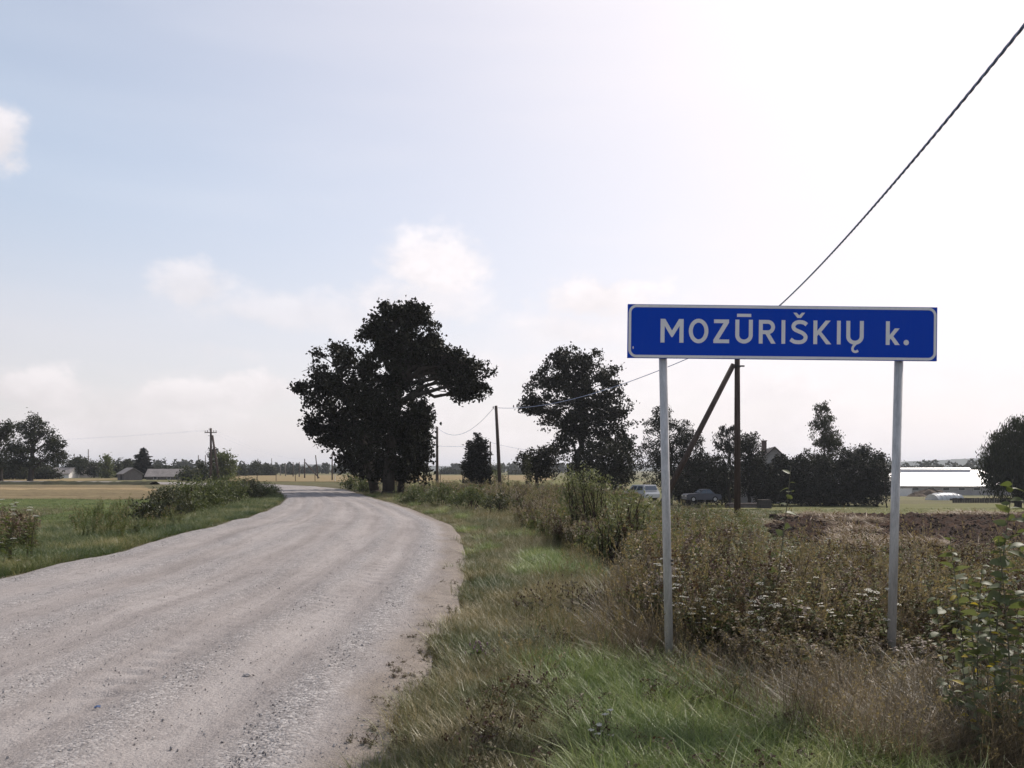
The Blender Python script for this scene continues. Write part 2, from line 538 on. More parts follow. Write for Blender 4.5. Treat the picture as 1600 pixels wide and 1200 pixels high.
def build_road():
    D = crom(ROAD, 60)
    C = (D[:, :2] + D[:, 2:]) / 2
    s = np.concatenate([[0], np.cumsum(np.linalg.norm(np.diff(C, axis=0), axis=1))])
    s0 = np.interp(0, C[:, 1], s)
    st = [0.0]
    while st[-1] < s[-1]:
        d = abs(st[-1] - s0 - 9)
        ahead = st[-1] - s0
        st.append(st[-1] + (.045 if 1.5 < ahead < 17 else .09 if 1.5 < ahead < 28 else .5 if ahead > -5 and ahead < 60 else 1.2))
    st = np.array(st[:-1] + [s[-1]])
    E = np.stack([np.interp(st, s, D[:, k]) for k in range(4)], 1)
    u = np.concatenate([[-.035, -.015], np.linspace(0, 1, 130), [1.015, 1.035]])
    U, S = np.meshgrid(u, st)
    rng = np.random.default_rng(3)
    wob_l = .10 * np.sin(st * 1.3) + .07 * np.sin(st * 3.1 + 1) + .05 * rng.standard_normal(len(st)).cumsum() * 0
    X = E[:, :1] + (E[:, 2:3] - E[:, :1]) * U + (wob_l * np.interp(E[:, 3], [8, 16, 30], [.3, .12, .06]))[:, None] * (np.abs(U - .5) * 2) ** 6
    Yg = E[:, 1:2] + (E[:, 3:] - E[:, 1:2]) * U
    lo = loose_of(U)
    z = .045 + .05 * (1 - (2 * U - 1) ** 2) + .020 * lo * (1 + .35 * np.sin(S * 2.1 + U * 30) + .25 * np.sin(S * 5.3 + U * 90))
    for c in (.20, .36, .52, .675, .82):
        z -= .012 * np.exp(-((U - c - .006 * np.sin(S * .35 + c * 7)) / .03) ** 2)
    # washboard ripples inside the wheel tracks
    for c, w, per, a in ((.675, .032, .26, .013), (.80, .035, .31, .011), (.52, .03, .29, .006), (.35, .03, .37, .004)):
        env = np.exp(-((U - c - .012 * np.sin(S * .9)) / w) ** 2) * (.45 + .55 * np.sin(S * .55 + c * 20)) * (.6 + .4 * np.sin(S * 1.9 + U * 50))
        ph = 2 * np.pi * S / per + 3.0 * np.sin(S * .8 + c * 9) + 1.6 * np.sin(S * 2.7 + U * 40) + 14 * U
        z += a * np.clip(env, 0, 1) * (np.sin(ph) + .4 * np.sin(2 * ph + 1))
    z += .006 * np.sin(X * 4.1 + 2 * np.sin(Yg * 2.3)) * np.sin(Yg * 3.7 + np.sin(X * 3))
    edge = np.clip(np.minimum(U, 1 - U) / .02, -1.75, 1)
    z = np.where(edge < 1, z * np.clip(edge, 0, 1) + np.minimum(edge, 0) * .05, z)
    z += hgt(X.ravel(), Yg.ravel()).reshape(X.shape)
    V = np.stack([X.ravel(), Yg.ravel(), z.ravel()], 1)
    nx, ny = len(u), len(st)
    i = np.arange(nx - 1)[None, :] + nx * np.arange(ny - 1)[:, None]
    me = new_mesh('road', V, np.stack([i, i + 1, i + 1 + nx, i + nx], -1).reshape(-1, 4), (mat_road(),), smooth=True)
    for nm, val in (('u', U), ('v', S), ('loose', lo)):
        at_ = me.attributes.new(nm, 'FLOAT', 'POINT')
        at_.data.foreach_set('value', val.ravel().astype(np.float32))
    o = link('road', me)
    tag(o, 'pale gravel road with wheel tracks curving away to the left', 'road', kind='structure')
    return E


ROAD_E = build_road()


def road_pt(u, s):
    """point on the road surface at share u across, row s of ROAD_E (float)"""
    i = int(s)
    e = ROAD_E[i] + (ROAD_E[min(i + 1, len(ROAD_E) - 1)] - ROAD_E[i]) * (s - i)
    x = e[0] + (e[2] - e[0]) * u; y = e[1] + (e[3] - e[1]) * u
    return x, y, hz(x, y) + .045 + .05 * (1 - (2 * u - 1) ** 2)


# ---- field sheets
def sheet(name, label, quad, nx, ny, mat, dz=.02, amp=.0, ragged=.4, freq=1.0):
    """quad: four corners (x,y) a-b near edge, d-c far edge; ragged borders, draped on the ground"""
    a, b, c, d = (np.array(q, float) for q in quad)
    u, v = np.meshgrid(np.linspace(0, 1, nx), np.linspace(0, 1, ny))
    u, v = u.ravel(), v.ravel()
    P = (a[None] * ((1 - u) * (1 - v))[:, None] + b[None] * (u * (1 - v))[:, None] + c[None] * (u * v)[:, None] + d[None] * ((1 - u) * v)[:, None])
    w = ragged * (np.sin(P[:, 0] * freq + 1.7) + .6 * np.sin(P[:, 0] * 2.7 * freq)) * np.abs(2 * v - 1) ** 3
    P[:, 1] += w
    P[:, 0] += ragged * np.sin(P[:, 1] * freq * 1.3) * np.abs(2 * u - 1) ** 3
    z = hgt(P[:, 0], P[:, 1]) + dz
    if amp:
        rng = np.random.default_rng(5)
        e = np.minimum(np.minimum(u, 1 - u) * nx, np.minimum(v, 1 - v) * ny)
        nv = np.array([mnoise.fractal(Vector((x * 2.2, y * 2.2, 0)), 1.0, 2.0, 4) for x, y in P])
        z += np.clip(e / 4, 0, 1) * (amp * (nv * .8 + .25) + rng.standard_normal(len(z)) * amp * .35)
        z += np.where(e < .5, -.08, 0)
    i = np.arange(nx - 1)[None, :] + nx * np.arange(ny - 1)[:, None]
    me = new_mesh(name, np.stack([P[:, 0], P[:, 1], z], 1), np.stack([i, i + 1, i + 1 + nx, i + nx], -1).reshape(-1, 4), (mat,), smooth=True)
    o = link(name, me)
    return tag(o, label, name.replace('_', ' '), kind='structure')


def mat_field(name, stops, stretch=(.05, .8, 1), sc=1.0, bstr=.5):
    m, N = new_mat(name)
    pos = N.n('ShaderNodeNewGeometry').outputs['Position']
    a = N.noise(N.vm('MULTIPLY', pos, stretch), sc, 6, .6)
    b = N.noise(pos, 3.5, 6, .7)
    f = N.m('ADD', N.m('MULTIPLY', a, .55), N.m('MULTIPLY', b, .45))
    out(N, pbr(N, N.ramp(f, stops), .95, .1, b, bstr=bstr, bdist=.06))
    return m


M['plough'] = mat_field('ploughed_soil', [(.36, (0.087, 0.069, 0.040)), (.5, (0.155, 0.119, 0.066)), (.64, (0.226, 0.186, 0.100))])
M['stubble'] = mat_field('stubble', [(.36, (0.160, 0.120, 0.068)), (.5, (0.264, 0.196, 0.108)), (.64, (0.320, 0.248, 0.144))])
M['yellow'] = mat_field('ripe_field', [(.36, (0.164, 0.128, 0.064)), (.5, (0.233, 0.174, 0.093)), (.64, (0.190, 0.166, 0.076))])
M['greenfield'] = mat_field('green_crop', [(.36, (0.048, 0.066, 0.020)), (.5, (0.074, 0.096, 0.028)), (.64, (0.108, 0.126, 0.042))], (.15, .5, 1))
M['lawn'] = mat_field('lawn', [(.36, (.085, .085, .035)), (.5, (.125, .125, .048)), (.64, (.165, .145, .065))], (.1, .4, 1))
M['soil'] = mat_field('dark_tilled_soil', [(.34, (0.019, 0.011, 0.008)), (.5, (0.036, 0.020, 0.014)), (.66, (0.066, 0.036, 0.022))], (.5, .8, 1), 1.2, .9)

sheet('green_field', 'strip of short green crop beyond the left verge', ((-36, 20.5), (-11.6, 23.5), (-18, 44), (-58, 42)), 60, 40, M['greenfield'], .03)
sheet('ploughed_field', 'wide brown ploughed field on the left', ((-64, 43), (-19, 44), (-40, 87), (-120, 86)), 70, 40, M['plough'], .05, .06)
sheet('stubble_strip', 'pale straw coloured strip within the brown field', ((-80, 62), (-27, 63), (-33, 70), (-90, 69)), 60, 16, M['stubble'], .10, .012, .5)
sheet('ripe_field', 'narrow yellow field behind the dark bank on the left', ((-150, 104), (-62, 112), (-70, 150), (-190, 150)), 60, 16, M['yellow'], .05)
sheet('straw_field', 'pale yellow stubble field beyond the bend in the road', ((-44, 116), (4, 100), (14, 250), (-90, 260)), 60, 30, M['yellow'], .05)
sheet('green_pasture', 'bright green pasture behind the utility poles', ((-12, 78), (7, 72), (16, 125), (-12, 128)), 40, 20, M['lawn'], .05)
sheet('lawn', 'mown yard lawn in front of the garden trees', ((10.5, 27.5), (30, 27), (82, 96), (22, 96)), 60, 60, M['lawn'], .04)
soil = sheet('tilled_soil', 'dark tilled garden soil behind the weeds', ((4.9, 15.2), (15.5, 14.2), (24.5, 32), (9.6, 28.5)), 190, 170, M['soil'], .03, .10, .5)


# ------------------------------------------------------------------ leaves, trees
def rand_frames(n, rng, up=.0):
    d = rng.standard_normal((n, 3)); d[:, 2] += up
    d /= np.linalg.norm(d, axis=1, keepdims=True)
    e = rng.standard_normal((n, 3))
    e -= d * (d * e).sum(1, keepdims=True)
    e /= np.linalg.norm(e, axis=1, keepdims=True)
    return d, e


def kites(P, d, e, L, Wd, rng):
    """leaf faces: base, side, tip, side, slightly folded"""
    n = len(P)
    l = (L * rng.uniform(.65, 1.3, n))[:, None]; w = (Wd * rng.uniform(.65, 1.3, n))[:, None]
    nn = np.cross(d, e)
    a = P - d * l * .5
    b = P + e * w * .5 + nn * w * .18 - d * l * .06
    c = P + d * l * .5
    f = P - e * w * .5 + nn * w * .18 - d * l * .06
    V = np.stack([a, b, c, f], 1).reshape(-1, 3)
    Fc = np.arange(4 * n).reshape(n, 4)
    return V, Fc


def clumps(blobs, rng, per_m2, gap, csize, leaves, shell=2.4, seed=0, freq=.55):
    """leaf positions: clumps spread through the blobs, thinned by noise so that sky shows through"""
    out_ = []
    cents = []
    for bl in blobs:
        c, r = np.array(bl[:3]), np.array(bl[3:6])
        area = (r[0] * r[1] * r[2]) ** (2 / 3) * 4 * math.pi
        n = max(4, int(area * per_m2))
        q = rng.standard_normal((n, 3)); q /= np.linalg.norm(q, axis=1, keepdims=True)
        q *= rng.uniform(0, 1, (n, 1)) ** (1 / shell)
        # lumpy outline
        lump = np.array([mnoise.noise(Vector(tuple(v * 1.9 + seed + c * .3))) for v in q])
        q *= (1 + .28 * lump)[:, None]
        p = c + q * r
        g_ = gap if min(r[0], r[2]) > 1.35 else gap - .28
        keep = np.array([mnoise.noise(Vector(tuple(v * freq + seed * 7.3))) > g_ for v in p])
        cents.append(p[keep])
    C = np.vstack(cents)
    P = np.repeat(C, leaves, axis=0)
    sg = np.repeat(rng.uniform(.55, 1.25, len(C)) * csize, leaves)[:, None]
    return C, P + rng.standard_normal(P.shape) * sg * np.array([1, 1, .75])


def limb(mb, a, b, r0, r1, rng, n=5, wob=.08, sides=6):
    a, b = Vector(a), Vector(b)
    L = (b - a).length
    pts, rr = [], []
    for i in range(n + 1):
        t = i / n
        p = a.lerp(b, t)
        k = math.sin(math.pi * t)
        p += Vector(rng.standard_normal(3)) * wob * L * k * .5 + Vector((0, 0, L * .10 * k))
        pts.append(p); rr.append(r0 + (r1 - r0) * t)
    mb.tube(pts, rr, sides)
    return pts


def to_blobs(px_blobs, Y, depth=.8, ):
    """blobs given as photo centre and radii at distance Y"""
    o = []
    for b in px_blobs:
        x, y, rx, ry = b[:4]
        yo = b[4] if len(b) > 4 else 0.0
        k = (Y + yo) / F
        p = at(x, y, Y + yo)
        o.append((p.x, p.y, p.z, rx * k, max(rx, ry) * k * depth, ry * k))
    return o


def broad_tree(name, label, base, blobs, trunk_r, mat, seed, per_m2=4.0, gap=-.28, csize=.30, leaves=14, L=.30, Wd=.20,
               group=None, cat='tree', limbs=True, up=.25, bark=None, droop=0.0, trunk_top=None, freq=.55, twigs=5):
    rng = np.random.default_rng(seed)
    base = Vector((base[0], base[1], hz(base[0], base[1]) - .1))
    t = thing(name, label, cat, base, group=group)
    B = [tuple(np.array(b[:3]) - np.array(base)) + tuple(b[3:6]) for b in blobs]
    C, P = clumps(B, rng, per_m2, gap, csize, leaves, seed=seed, freq=freq)
    d, e = rand_frames(len(P), rng, up)
    if droop:
        d = d * .5 + np.array([0, 0, -droop]); d /= np.linalg.norm(d, axis=1, keepdims=True)
        e = rng.standard_normal(d.shape); e -= d * (d * e).sum(1, keepdims=True); e /= np.linalg.norm(e, axis=1, keepdims=True)
    V, Fc = kites(P, d, e, L, Wd, rng)
    link('crown', new_mesh('crown', V, Fc, (mat,)), t)
    mb = MB()
    Bs = sorted(B, key=lambda b: b[2])
    zlow = min(b[2] - b[5] for b in B); zmid = float(np.average([b[2] for b in B], weights=[b[3] * b[5] for b in B]))
    xm = float(np.average([b[0] for b in B], weights=[b[3] * b[5] for b in B])); ym = float(np.average([b[1] for b in B]))
    ztop = trunk_top if trunk_top else max(zmid, zlow + .3)
    tp = limb(mb, (0, 0, 0), (xm * .7, ym * .7, ztop), trunk_r, trunk_r * .55, rng, 7, .05, 9)
    mb.tube([(0, 0, -.05), (0, 0, .35)], [trunk_r * 1.45, trunk_r * 1.02], 9)
    if limbs:
        for b in B:
            cz = b[2]
            src = min(tp[2:], key=lambda p: abs(p.z - (cz - 1.1 * b[5])) + .2 * (p - Vector(b[:3])).length)
            pts = limb(mb, src, b[:3], trunk_r * .45, trunk_r * .16, rng, 5, .12, 6)
            for k in range(twigs):
                q = rng.standard_normal(3); q /= np.linalg.norm(q)
                q[2] = abs(q[2]) * .7
                e_ = Vector(b[:3]) + Vector(q * np.array(b[3:6]) * .92)
                limb(mb, pts[rng.integers(2, len(pts))], e_, trunk_r * .15, .012, rng, 4, .15, 4)
    link('trunk', mb.mesh('trunk', bark or M['bark'], True), t)
    return t


def conifer(name, label, base, height, radius, mat, seed, dens=1.0, L=.34, Wd=.13, peaks=((0, 0, 1.0, 1.0),), droop=-.25, low=.06, group=None, power=.8, trunk_r=.14, ragged=.22):
    """spires given as (dx, dy, height share, radius share); boughs in whorls carrying sprays"""
    rng = np.random.default_rng(seed)
    b = Vector((base[0], base[1], hz(base[0], base[1]) - .08))
    t = thing(name, label, 'tree', b, group=group)
    Vs, Fs, off = [], [], 0
    mb = MB()
    for dx, dy, hs, rs in peaks:
        H = height * hs; R = radius * rs
        mb.tube([(dx * .3, dy * .3, 0), (dx, dy, H * .4), (dx, dy, H * .98)], [trunk_r, trunk_r * .6, .015], 7)
        nb = int(H / .16 * dens)
        P, D = [], []
        for i in range(nb):
            z = H * (low + (1 - low) * (i / nb) ** .9)
            tt = max(0.0, 1 - z / H)
            r = R * (tt ** power) * rng.uniform(1 - ragged * 1.4, 1 + ragged) + .08
            nbr = int(rng.integers(5, 9))
            for k in range(nbr):
                a = rng.uniform(0, 2 * math.pi)
                dirv = np.array([math.cos(a), math.sin(a), 0.0])
                rr = r * rng.uniform(.6, 1.1)
                m_ = max(2, int(rr / .11))
                q = np.linspace(.1, 1, m_)
                pts = np.array([dx, dy, z]) + dirv * (q * rr)[:, None]
                pts[:, 2] += droop * rr * q ** 1.5 + .10 * rr * q ** 4
                P.append(pts + rng.standard_normal(pts.shape) * .05)
                D.append(np.repeat((dirv + np.array([0, 0, droop]))[None], m_, 0))
                if rr > .6:
                    mb.tube([(dx, dy, z), tuple(pts[-1])], [.03, .008], 4, cap=False)
        P = np.vstack(P); D = np.vstack(D)
        P = np.repeat(P, 2, 0); D = np.repeat(D, 2, 0) + rng.standard_normal((len(P), 3)) * .45
        D /= np.linalg.norm(D, axis=1, keepdims=True)
        e = rng.standard_normal(D.shape); e -= D * (D * e).sum(1, keepdims=True); e /= np.linalg.norm(e, axis=1, keepdims=True)
        V, Fc = kites(P + rng.standard_normal(P.shape) * .06, D, e, L, Wd, rng)
        Vs.append(V); Fs.append(Fc + off); off += len(V)
    link('crown', new_mesh('crown', np.vstack(Vs), np.vstack(Fs), (mat,)), t)
    link('trunk', mb.mesh('trunk', M['bark'], True), t)
    return t


def bush(name, label, base, blobs, mat, seed, per_m2=9, gap=-.3, csize=.13, leaves=12, L=.085, Wd=.04, up=.6, group=None, stems=16, freq=1.6, cat='bush'):
    """shrub: many stems fanning out of one base, leaves on clumps through the blobs"""
    rng = np.random.default_rng(seed)
    b = Vector((base[0], base[1], hz(base[0], base[1]) - .03))
    t = thing(name, label, cat, b, group=group)
    B = [tuple(np.array(q[:3]) - np.array(b)) + tuple(q[3:6]) for q in blobs]
    C, P = clumps(B, rng, per_m2, gap, csize, leaves, shell=2.0, seed=seed, freq=freq)
    k = P[:, 2] > .02
    P = P[k]
    d, e = rand_frames(len(P), rng, up)
    V, Fc = kites(P, d, e, L, Wd, rng)
    link('foliage', new_mesh('foliage', V, Fc, (mat,)), t)
    mb = MB()
    for i in range(stems):
        q = B[rng.integers(len(B))]
        v = rng.standard_normal(3); v /= np.linalg.norm(v); v[2] = abs(v[2])
        tip = Vector(q[:3]) + Vector(v * np.array(q[3:6]) * rng.uniform(.7, 1.05))
        foot = Vector((q[0] * rng.uniform(.3, .8) + rng.normal(0, .1), q[1] * rng.uniform(.3, .8) + rng.normal(0, .1), 0))
        limb(mb, foot, tip, .016, .004, rng, 4, .08, 4)
    link('stem', mb.mesh('stem', M['twig']), t)
    return t


# ------------------------------------------------------------------ the roadside sign
def rect_ring(x0, x1, y0, y1, r, w, n=8):
    """rounded-rectangle band"""
    def loop(d):
        pts = []
        rr = max(r - d, .1)
        for cx, cy, a0 in ((x1 - d - rr, y1 - d - rr, 0), (x0 + d + rr, y1 - d - rr, 90), (x0 + d + rr, y0 + d + rr, 180), (x1 - d - rr, y0 + d + rr, 270)):
            for k in range(n + 1):
                a = math.radians(a0 + 90 * k / n)
                pts.append((cx + rr * math.cos(a), cy + rr * math.sin(a)))
        return pts
    A, B = loop(0), loop(w)
    m = len(A)
    return A + B, [(i, (i + 1) % m, m + (i + 1) % m, m + i) for i in range(m)]


def ribbon(P, w):
    P = np.array(P, float)
    n = len(P)
    T = np.gradient(P, axis=0) if n > 2 else np.repeat((P[1] - P[0])[None], 2, 0)
    T /= np.linalg.norm(T, axis=1, keepdims=True)
    Nn = np.stack([-T[:, 1], T[:, 0]], 1) * w / 2
    V = [tuple(p) for p in P + Nn] + [tuple(p) for p in P - Nn]
    return V, [(n + i, n + i + 1, i + 1, i) for i in range(n - 1)]


def arc(cx, cy, rx, ry, a0, a1, n=20):
    return [(cx + rx * math.cos(math.radians(a0 + (a1 - a0) * k / n)), cy + ry * math.sin(math.radians(a0 + (a1 - a0) * k / n))) for k in range(n + 1)]


def poly(pts):
    return list(pts), [tuple(range(len(pts)))]


def rect(x0, y0, x1, y1):
    return poly([(x0, y0), (x1, y0), (x1, y1), (x0, y1)])


U_PATH = [(3.1, y) for y in np.linspace(37, 13.5, 6)] + arc(13.65, 13.0, 10.55, 10.1, 180, 360, 24)[0:] + [(24.2, y) for y in np.linspace(13.5, 37, 6)]
S_PATH = [tuple(p) for p in crom(np.array([(26.3, 30.2), (22, 33.2), (15.8, 34.3), (9.2, 32.8), (5.6, 28.2), (7.2, 23.2), (13.2, 20.0), (20.2, 16.8),
                                        (24.6, 11.8), (23.2, 6.3), (18.4, 3.3), (12.2, 2.8), (6.4, 3.8), (1.2, 7.0)]), 6)]
GLYPH = {
    'M': [poly([(0, 0), (0, 37), (7.3, 37), (18, 18.8), (28.7, 37), (36, 37), (36, 0), (29.6, 0), (29.6, 26), (19, 8.6), (17, 8.6), (6.4, 26), (6.4, 0)])],
    'O': [ribbon(arc(15.2, 18.6, 12.2, 16.1, 0, 361, 48), 6.2)],
    'Z': [poly([(.8, 37), (24.3, 37), (24.3, 32), (8.6, 5.8), (24.8, 5.8), (24.8, 0), (0, 0), (0, 5), (15.8, 31.2), (.8, 31.2)])],
    'U_macron': [ribbon(U_PATH, 6.2), rect(2.4, 41.3, 24.7, 46.2)],
    'R': [rect(0, 0, 6.1, 37), ribbon([(4, 34), (9, 34)] + arc(14, 25.9, 8.1, 8.1, 90, -90, 20) + [(9, 17.8), (4, 17.8)], 6.0),
          poly([(9.4, 16.6), (19.2, 0), (26.4, 0), (15.8, 17.6)])],
    'I': [rect(0, 0, 5.9, 37)],
    'S_caron': [ribbon(S_PATH, 6.1), poly([(5.2, 48.8), (10.3, 48.8), (14.4, 44.6), (18.5, 48.8), (23.6, 48.8), (17.2, 40.6), (11.6, 40.6)])],
    'K': [poly([(0, 0), (0, 37), (6.1, 37), (6.1, 21), (19, 37), (26.8, 37), (12.3, 19.3), (28, 0), (20.1, 0), (8.4, 15.4), (6.1, 12.6), (6.1, 0)])],
    'U_ogonek': [ribbon(U_PATH, 6.2), ribbon([tuple(p) for p in crom(np.array([(15.2, 1.6), (11.4, -2.6), (9.9, -6.8), (11.6, -10.4), (15.4, -11.2), (18.8, -9.4)]), 6)], 3.9)],
    'k': [poly([(0, 0), (0, 37), (6.1, 37), (6.1, 15.6), (14, 26), (21.6, 26), (11.7, 13.8), (22, 0), (14.4, 0), (7.7, 9.8), (6.1, 7.8), (6.1, 0)])],
    'dot': [poly(arc(4.2, 4.0, 4.2, 4.2, 0, 345, 23))],
}


def mat_sign(name, c, rough, spec, dirt=.12):
    m, N = new_mat(name)
    tc = N.n('ShaderNodeTexCoord').outputs['Object']
    a = N.noise(tc, 3.0, 6, .65)
    b = N.noise(N.vm('MULTIPLY', tc, (14, 1, 1.5)), 3.0, 5, .6)
    f = N.m('ADD', N.m('MULTIPLY', a, .5), N.m('MULTIPLY', b, .5))
    colr = N.mix(N.smooth(f, .42, .72, 0, dirt), c, (.30, .27, .24))
    out(N, pbr(N, colr, N.smooth(a, .3, .7, rough * .8, rough * 1.25), spec, N.noise(tc, 2.0, 2, .5), bstr=.06, bdist=.02))
    return m


M['sign_blue'] = mat_sign('sign_blue', (.0008, .052, .46), .45, .12, .02)
M['sign_white'] = mat_sign('sign_white', (.76, .74, .735), .5, .35, .2)
M['galv'] = mat_plain('galvanised_steel', (.50, .485, .475), .55, .2, 6, .4, .25, stretch=(3, 3, .5))
M['alu'] = mat_plain('sign_back', (.45, .45, .46), .45, .08, 4, .5, .7)
PXM = 6.0 / F


def build_sign():
    Y = 6.0
    cx, cy = 1222.5, 519.6
    c = at(cx, cy, Y)
    t = thing('place_name_sign', 'long blue village name sign with white lettering on two grey metal posts', 'sign', (c.x, Y, hz(c.x, Y)))
    base = t.location

    def S(pts, dy):                                    # sign-plane pixels (x right, y up, from the centre) to metres, with the panel's small tilt
        a = -math.radians(.62)
        return [((x * math.cos(a) - y * math.sin(a)) * PXM, dy, (x * math.sin(a) + y * math.cos(a)) * PXM + c.z - base.z) for x, y in pts]
    hw, hh = 241.8, 42.0
    mb = MB()
    O = [(-hw, -hh), (hw, -hh), (hw, hh), (-hw, hh)]
    f_, b_ = S(O, 0), S(O, .018)
    mb.add(f_ + b_, [(0, 1, 2, 3), (4, 7, 6, 5), (0, 4, 5, 1), (1, 5, 6, 2), (2, 6, 7, 3), (3, 7, 4, 0)])
    panel = link('panel', mb.mesh('panel', M['sign_blue']), t)
    V, Fc = rect_ring(-hw + 1.3, hw - 1.3, -hh + .7, hh - .7, 12.5, 4.1)
    link('border', new_mesh('border', S(V, -.0012), Fc, (M['sign_white'],)), panel)
    for g, px in (('M', 1032), ('O', 1076.3), ('Z', 1114.6), ('U_macron', 1148.8), ('R', 1185.6), ('I', 1221), ('S_caron', 1234), ('K', 1270.8),
                  ('I', 1307.6), ('U_ogonek', 1322.2), ('k', 1384), ('dot', 1411.8)):
        mb = MB()
        for k, (V, Fc) in enumerate(GLYPH[g]):
            mb.add(S([(x + px - cx, y - 17.6) for x, y in V], -.0012 - .0004 * k), Fc)
        link('letter', mb.mesh('letter', M['sign_white']), panel)
    # small chip of missing foil by the lower left corner
    V = arc(-233, -26, 1.0, 2.2, 0, 330, 11)
    link('scratch', new_mesh('scratch', S(V, -.001), [tuple(range(len(V)))], (M['sign_white'],)), panel)
    for (x0, y0), (x1, y1) in (((1034.8, 500), (1047.2, 1090)), ((1406, 500), (1390.5, 1090))):
        a, b = at(x0, y0, Y + .05), at(x1, y1, Y + .05)
        p = Vector((a.x, a.y, a.z)) - base; q = Vector((b.x, b.y, b.z)) - base
        q.z = min(q.z, -.2)
        mb = MB(); mb.tube([q, p], [.0315, .0315], 20)
        post = link('post', mb.mesh('post', M['galv'], True), t)
        for zz_ in (c.z - base.z - .13, c.z - base.z + .13):
            tt = (zz_ - q.z) / (p.z - q.z)
            w = q.lerp(p, tt)
            mb = MB(); mb.box((w.x, w.y - .016, w.z), (.12, .03, .028)); mb.tube([(w.x, w.y, w.z - .016), (w.x, w.y, w.z + .016)], .036, 14)
            link('clamp', mb.mesh('clamp', M['galv']), post)
    # short bolt on the left post
    w = at(1049.5, 876, Y + .03) - base
    mb = MB(); mb.tube([(w.x - .006, w.y, w.z), (w.x + .012, w.y, w.z)], .009, 8); mb.tube([(w.x - .006, w.y, w.z - .03), (w.x + .010, w.y, w.z - .03)], .007, 8)
    link('bolt', mb.mesh('bolt', M['iron']), t)
    mb = MB()
    mb.tube(S([(-hw + 6, 26), (hw - 6, 26)], .024), .006, 6); mb.tube(S([(-hw + 6, -26), (hw - 6, -26)], .024), .006, 6)
    link('stiffener', mb.mesh('stiffener', M['alu']), t)
    return t


build_sign()


# ------------------------------------------------------------------ utility poles and cables
def pole(label, px, Y, top_py, r, lean=0.0, brace=None, arms=0, mat='polewood', hook=True, group=None, dark_foot=False):
    x = (px - 800) / F * Y
    zb = hz(x, Y)
    top = at(px, top_py, Y).z
    t = thing('utility_pole', label, 'utility pole', (x + lean, Y, zb), group=group)
    H = top - zb
    mb = MB(); mb.tube([(0, 0, -.4), (-lean * .5, 0, H * .5), (-lean, 0, H)], [r * 1.15, r, r * .82], 10)
    link('shaft', mb.mesh('shaft', M[mat], True), t)
    if hook:
        mb = MB()
        mb.tube([(-lean, 0, H - .25), (-lean - .16, -.02, H - .25), (-lean - .2, -.02, H - .16)], .014, 6)
        link('hook', mb.mesh('hook', M['iron']), t)
        mb = MB(); mb.tube([(-lean - .2, -.02, H - .18), (-lean - .2, -.02, H - .1), (-lean - .2, -.02, H - .02)], [.045, .05, .025], 8)
        link('insulator', mb.mesh('insulator', M['porcelain'], True), t)
    if brace:
        fx, fy, hz_ = brace
        zf = hz(x + fx, Y + fy) - zb
        mb = MB(); mb.tube([(fx, fy, zf - .4), (-r * 1.3 if fx < 0 else r * 1.3, -r * .2, hz_)], [r * 1.05, r * .85], 10)
        link('brace', mb.mesh('brace', M[mat], True), t)
        mb = MB(); mb.tube([(-lean * hz_ / H, 0, hz_ - .10), (-lean * hz_ / H, 0, hz_ - .04)], [r * 1.12] * 2, 12)
        mb.box((0, -r * .2, hz_ - .06), (r * 4.6, .05, .05))
        link('clamp', mb.mesh('clamp', M['iron']), t)
    for k in range(arms):
        z = H - .55 - .6 * k
        mb = MB(); mb.box((-lean, -.08, z), (1.5, .09, .10))
        arm = link('crossarm', mb.mesh('crossarm', M[mat]), t)
        for q in (-.68, -.38, .38, .68):
            mb = MB(); mb.tube([(q - lean, -.08, z + .05), (q - lean, -.08, z + .16), (q - lean, -.08, z + .28)], [.03, .075, .05], 7)
            link('insulator', mb.mesh('insulator', M['porcelain'], True), arm)
    return Vector((x, Y, top))


P1 = pole('brown wooden utility pole with slanting brace behind the sign', 1152, 28, 493, .105, 0, (-3.1, 0, 5.35))
P2 = pole('leaning brown pole between dark conifer and second oak', 775, 60, 634, .13, .33)
P3 = pole('brown pole against the right edge of the big oak', 683, 90, 667, .15, .0)
pole('short thin pole right behind the small conifer', 766, 92, 690, .10, hook=False)
PL = pole('wooden pole with crossarm, insulators and brace above the left hedge', 329.5, 100, 669, .15, 0, (1.15, 0, 6.0), 1)
far_poles = [('far pole leaning slightly, next left of the big oak', 519, 128, 708, .10), ('leaning far pole with white insulator cap beyond the bend', 493, 150, 711, .10),
             ('far pole with long slanting brace beyond the bend in the road', 476, 165, 717, .13), ('slim far pole just left of the braced one', 467.5, 190, 722, .12),
             ('fourth far pole from the big oak', 458, 205, 722, .12), ('fifth far pole from the big oak', 446, 215, 724, .12), ('sixth far pole from the big oak', 438, 240, 728, .12),
             ('tall thin mast among the far trees beyond the bend', 424.5, 260, 716, .13),
             ('thin far pole left of the crossarm pole', 310, 190, 711, .13), ('second thin far pole left of the crossarm pole', 321, 190, 711, .13),
             ('tall thin mast right of the big left field tree', 138, 240, 702, .16), ('thin short mast right beside the big left field tree', 116, 220, 709, .13)]
FP = []
for i, (lb, px, Y, ty, r) in enumerate(far_poles):
    FP.append(pole(lb, px, Y, ty, r, .5 if px in (493,) else 0, (3.6, -1, (at(px, ty + 2, Y).z) - .5) if i == 2 else None, 0,
                   'poleconc' if px < 450 else 'polewood', False, 'far utility poles'))


def sag(a, b, s, n=24):
    a, b = Vector(a), Vector(b)
    return [a.lerp(b, i / n) - Vector((0, 0, 4 * s * (i / n) * (1 - i / n))) for i in range(n + 1)]


